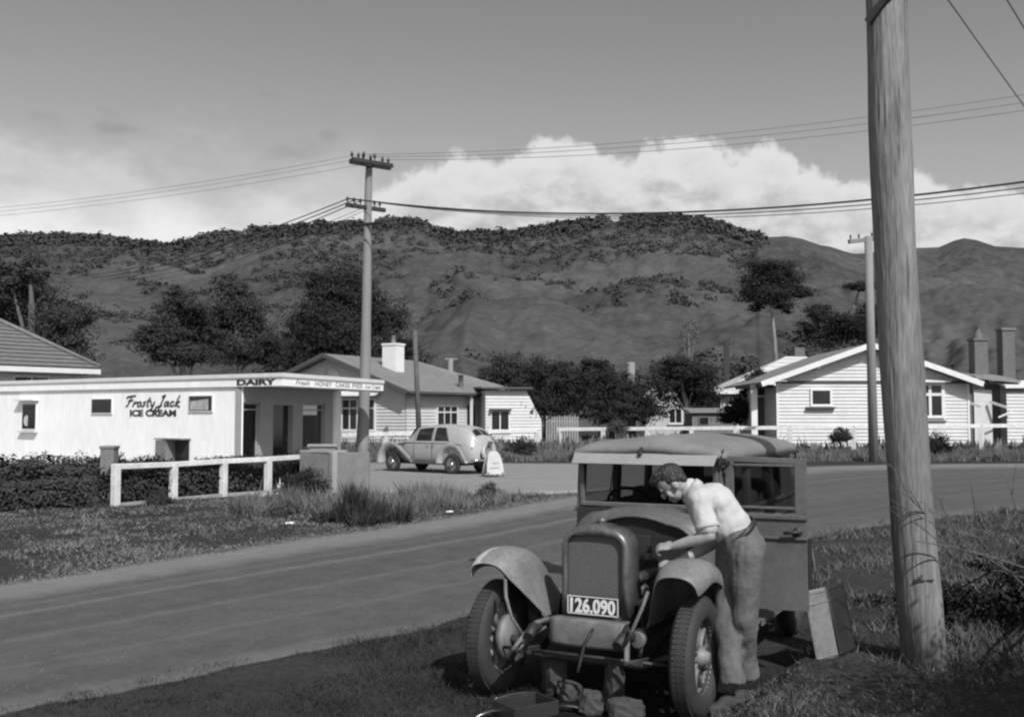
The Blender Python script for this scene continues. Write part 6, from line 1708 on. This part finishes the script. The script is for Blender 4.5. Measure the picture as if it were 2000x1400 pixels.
# ================================================================== the boy bending over the engine
def boy():
    zb = .125
    o = V3(1.53, 6.5, zb)
    t = thing('person', 'person in white shirt and baggy grey trousers bending over the car engine', 'person', o)
    def cap(mb, pts, rad, n=14):
        """tapered limb: chain of overlapping balls and tubes"""
        pts = [Vector(p) for p in pts]
        mb.tube(pts, rad, n)
        for p, r in zip(pts, rad): mb.ball(p, r * .995, 12, 8)
    pel = W(1450, 1066, 6.60); wai = W(1437, 1036, 6.62); che = W(1392, 985, 6.66); nb = W(1349, 957, 6.69); hd = W(1313, 944, 6.68)
    lsh = W(1366, 975, 6.50); lel = W(1386, 1046, 6.42); lwr = W(1315, 1066, 6.52)
    rsh = W(1352, 968, 6.86); rel_ = W(1392, 1062, 6.86); rwr = W(1322, 1098, 6.74)
    lhi = W(1458, 1078, 6.52); lkn = W(1453, 1205, 6.54); lan = W(1457, 1308, 6.66)
    rhi = W(1432, 1085, 6.70); rkn = W(1418, 1210, 6.60); ran = W(1430, 1324, 6.50)
    tors = (nb - pel).normalized(); lat = V3(0, 1); fwd = tors.cross(lat)
    if fwd.z > 0: fwd = -fwd                                # chest side looks down
    # ---- head axes: face turned down and left towards the engine
    fd = Vector((-.68, .14, -.72)).normalized(); up = (Vector((-.45, 0, .9)) - fd * Vector((-.45, 0, .9)).dot(fd)).normalized(); sd = up.cross(fd).normalized()
    mrot = Matrix((sd, fd, up)).transposed()
    Hd = lambda x, y, z: hd + sd * x + fd * y + up * z
    b = MB()
    b.ball(Hd(0, -.005, .025), (.074, .094, .098), 18, 14, mrot)          # skull
    b.ball(Hd(0, .028, -.055), (.050, .054, .056), 14, 10, mrot)          # jaw
    b.ball(Hd(0, .066, -.088), (.022, .02, .018), 10, 8, mrot)            # chin
    b.ball(Hd(0, .078, .022), (.052, .016, .014), 10, 8, mrot)            # brow
    b.ball(Hd(0, .100, -.018), (.011, .016, .024), 10, 8, mrot); b.ball(Hd(0, .102, -.03), (.014, .012, .011), 8, 6, mrot)  # nose
    b.ball(Hd(0, .086, -.062), (.022, .012, .009), 8, 6, mrot)            # lips
    for s in (-1, 1):
        b.ball(Hd(s * .077, -.012, -.012), (.011, .022, .034), 10, 8, mrot)   # ears
        b.ball(Hd(s * .040, .058, -.03), (.024, .02, .03), 10, 8, mrot)     # cheeks
    cap(b, [nb - tors * .03, nb + (hd - nb) * .35, Hd(0, -.03, -.05)], [.062, .055, .05])
    cap(b, [pel, wai, che, nb - tors * .06], [.115, .105, .12, .09])
    for sh, e, w in ((lsh, lel, lwr), (rsh, rel_, rwr)):
        cap(b, [nb - tors * .06, sh], [.07, .055]); cap(b, [sh, sh.lerp(e, .5), e], [.054, .047, .039]); cap(b, [e, e.lerp(w, .3), e.lerp(w, .75), w], [.039, .041, .032, .025])
    for h_, k, a in ((lhi, lkn, lan), (rhi, rkn, ran)):
        cap(b, [pel, h_], [.1, .085]); cap(b, [h_, h_.lerp(k, .5), k], [.085, .07, .053]); cap(b, [k, k.lerp(a, .35), a], [.053, .055, .036])
    # ---- hands: palm, four curled fingers of different lengths, thumb from the side of the palm
    def hand(w, pd, nrm, curl, flip=1):
        pd = pd.normalized(); nrm = (nrm - pd * nrm.dot(pd)).normalized(); s = pd.cross(nrm) * flip
        pc = w + pd * .05; m3 = Matrix((s, pd, nrm)).transposed(); b.ball(pc, (.040, .052, .016), 12, 8, m3); cap(b, [w, pc], [.024, .022], 10)
        for k, (dx, ln) in enumerate(((-.029, .068), (-.010, .078), (.010, .073), (.028, .058))):
            p0 = w + pd * .088 + s * dx; c = curl + .08 * k; d1 = (pd * cos(c * .6) - nrm * sin(c * .6) + s * dx * 3).normalized(); d2 = (pd * cos(c * 1.5) - nrm * sin(c * 1.5)).normalized(); d3 = (pd * cos(c * 2.2) - nrm * sin(c * 2.2)).normalized()
            p1 = p0 + d1 * ln * .45; p2 = p1 + d2 * ln * .33; p3 = p2 + d3 * ln * .28
            cap(b, [p0 - pd * .02, p0, p1, p2, p3], [.0105, .0105, .0095, .0088, .0075], 8)
        q0 = w + pd * .025 - s * .032; q1 = q0 + (pd * .7 - s * .75 - nrm * .35).normalized() * .035; q2 = q1 + (pd * .9 - s * .1 - nrm * .7).normalized() * .028; q3 = q2 + (pd * .7 + s * .1 - nrm * .8).normalized() * .02
        cap(b, [q0, q1, q2, q3], [.014, .012, .010, .008], 8)
    hand(lwr, W(1285, 1068, 6.56) - lwr, Vector((.1, -.55, .8)), .95, -1)
    hand(rwr, W(1292, 1104, 6.70) - rwr, Vector((.2, -.5, .85)), .8, 1)
    blob('body', b, .0062, 'skin', t, smooth=5, factor=.5)
    # ---- eyes
    ey = MB()
    for s in (-1, 1): ey.ball(Hd(s * .03, .088, .004), (.011, .006, .006), 8, 6, mrot)
    ey.build('eyes', 'hair', t)
    # ---- hair
    h = MB(); h.ball(Hd(0, -.022, .04), (.079, .094, .090), 18, 12, mrot); h.ball(Hd(0, .045, .095), (.064, .06, .036), 12, 8, mrot); h.ball(Hd(.0, -.07, -.005), (.062, .032, .055), 12, 8, mrot); h.ball(Hd(0, .066, .085), (.05, .022, .026), 10, 8, mrot)
    for s in (-1, 1): h.ball(Hd(s * .07, -.02, .02), (.014, .035, .03), 8, 6, mrot)
    for k in range(10):
        q = Hd(random.uniform(-.045, .045), random.uniform(.0, .075), .108 + random.uniform(-.012, .012)); h.ball(q, (.022, .034, .016), 8, 6, mrot)
    blob('hair', h, .006, 'hair', t, smooth=4, disp=.004, dscale=55)
    # ---- shirt: torso, yoke, short sleeves, collar, hem tucked into the belt
    s = MB()
    cap(s, [wai + tors * .015, wai.lerp(che, .5) + V3(.0, 0, .005), che + fwd * -.005, nb - tors * .07], [.122, .134, .140, .092])
    s.ball(wai.lerp(che, .3) + fwd * .03, (.118, .13, .11), 14, 10); s.ball(che - fwd * .02, (.126, .158, .115), 14, 10); s.ball(wai.lerp(che, .25) - fwd * .02, (.112, .132, .11), 14, 10)
    for sh, e in ((lsh, lel), (rsh, rel_)):
        cap(s, [nb - tors * .05, sh], [.085, .078]); cap(s, [sh, sh.lerp(e, .35), sh.lerp(e, .72)], [.072, .068, .072]); cap(s, [sh, che.lerp(sh, .4)], [.078, .11])
    cap(s, [nb - tors * .04, nb + tors * .012], [.078, .066])
    so2 = blob('shirt', s, .010, 'shirt', t, smooth=4, disp=.010, dscale=12)
    for sh, e in ((lsh, lel), (rsh, rel_)):
        cf = MB(); ax2 = (e - sh).normalized(); c = sh.lerp(e, .78); cf.lathe([(.072, -.02), (.078, -.01), (.078, .012), (.072, .014), (.05, .008)], c - ax2 * .005, ax2, 20)
        cf.build('sleeve_cuff', 'shirt', so2)
    cr = MB(); rr = []
    for a in np.linspace(-2.5, 2.5, 18):
        d = (lat * sin(a) - fwd * cos(a)); c = nb + tors * .012
        rr.append([c + d * .066 + tors * .022, c + d * .083 + tors * .012, c + d * .092 - tors * .026])
    cr.grid(rr); cr.build('collar', 'shirt', so2, solid=.006)
    # ---- trousers: high waisted, wide legs breaking over the shoes
    p = MB()
    p.tube([wai - tors * .005, wai.lerp(pel, .6), pel], [.128, .134, .138], 20); p.ball(pel + Vector((.035, 0, -.02)), (.122, .152, .13), 14, 10)
    for hh, k, a in ((lhi, lkn, lan), (rhi, rkn, ran)):
        cap(p, [pel + (hh - pel) * .6, hh, hh.lerp(k, .5), k, k.lerp(a, .4)], [.118, .114, .100, .085, .078])
        p.tube([k, k.lerp(a, .4), k.lerp(a, .8), a + V3(.004, 0, -.035)], [.085, .077, .074, .082], 16)
    for k in range(14):
        f = random.uniform(.1, .8); hh, kk, a = random.choice(((lhi, lkn, lan), (rhi, rkn, ran)))
        q = hh.lerp(kk, f) if random.random() < .5 else kk.lerp(a, f * .8); aa = random.uniform(0, 6.3)
        p.ball(q + V3(cos(aa) * .078, sin(aa) * .078), (.014, .014, .13), 8, 6)
    blob('trousers', p, .010, 'trousers', t, smooth=3, disp=.011, dscale=12)
    bl = MB(); c = wai - tors * .022; rw = []
    for a in np.linspace(0, 2 * pi, 36, endpoint=False): rw.append(c + (lat * sin(a) + fwd * cos(a)) * .137)
    rows = [[q - tors * .018 for q in rw], [q + (q - c) * .03 - tors * .018 for q in rw], [q + (q - c) * .03 + tors * .018 for q in rw], [q + tors * .018 for q in rw]]
    bl.grid(rows, close_u=True); bl.build('belt', 'belt', t)
    for a, d in ((lan, V3(-.75, -.4)), (ran, V3(-.85, -.3))):
        d = d.normalized(); sh = MB(); g0 = gz(a.x, a.y); z = g0 + .04
        b0 = V3(a.x, a.y, z); m3 = Matrix((V3(-d.y, d.x), d, UP)).transposed()
        sh.ball(b0 - d * .03, (.04, .06, .05), 12, 8, m3); sh.ball(b0 + d * .10 - UP * .006, (.046, .09, .035), 12, 8, m3); sh.ball(b0 + d * .04 + UP * .02, (.04, .07, .045), 12, 8, m3)
        sh.box(b0 + d * .05 - UP * .03, (.075, .24, .018), m3)
        blob('shoe', sh, .009, 'shoe', t, smooth=3)
boy()
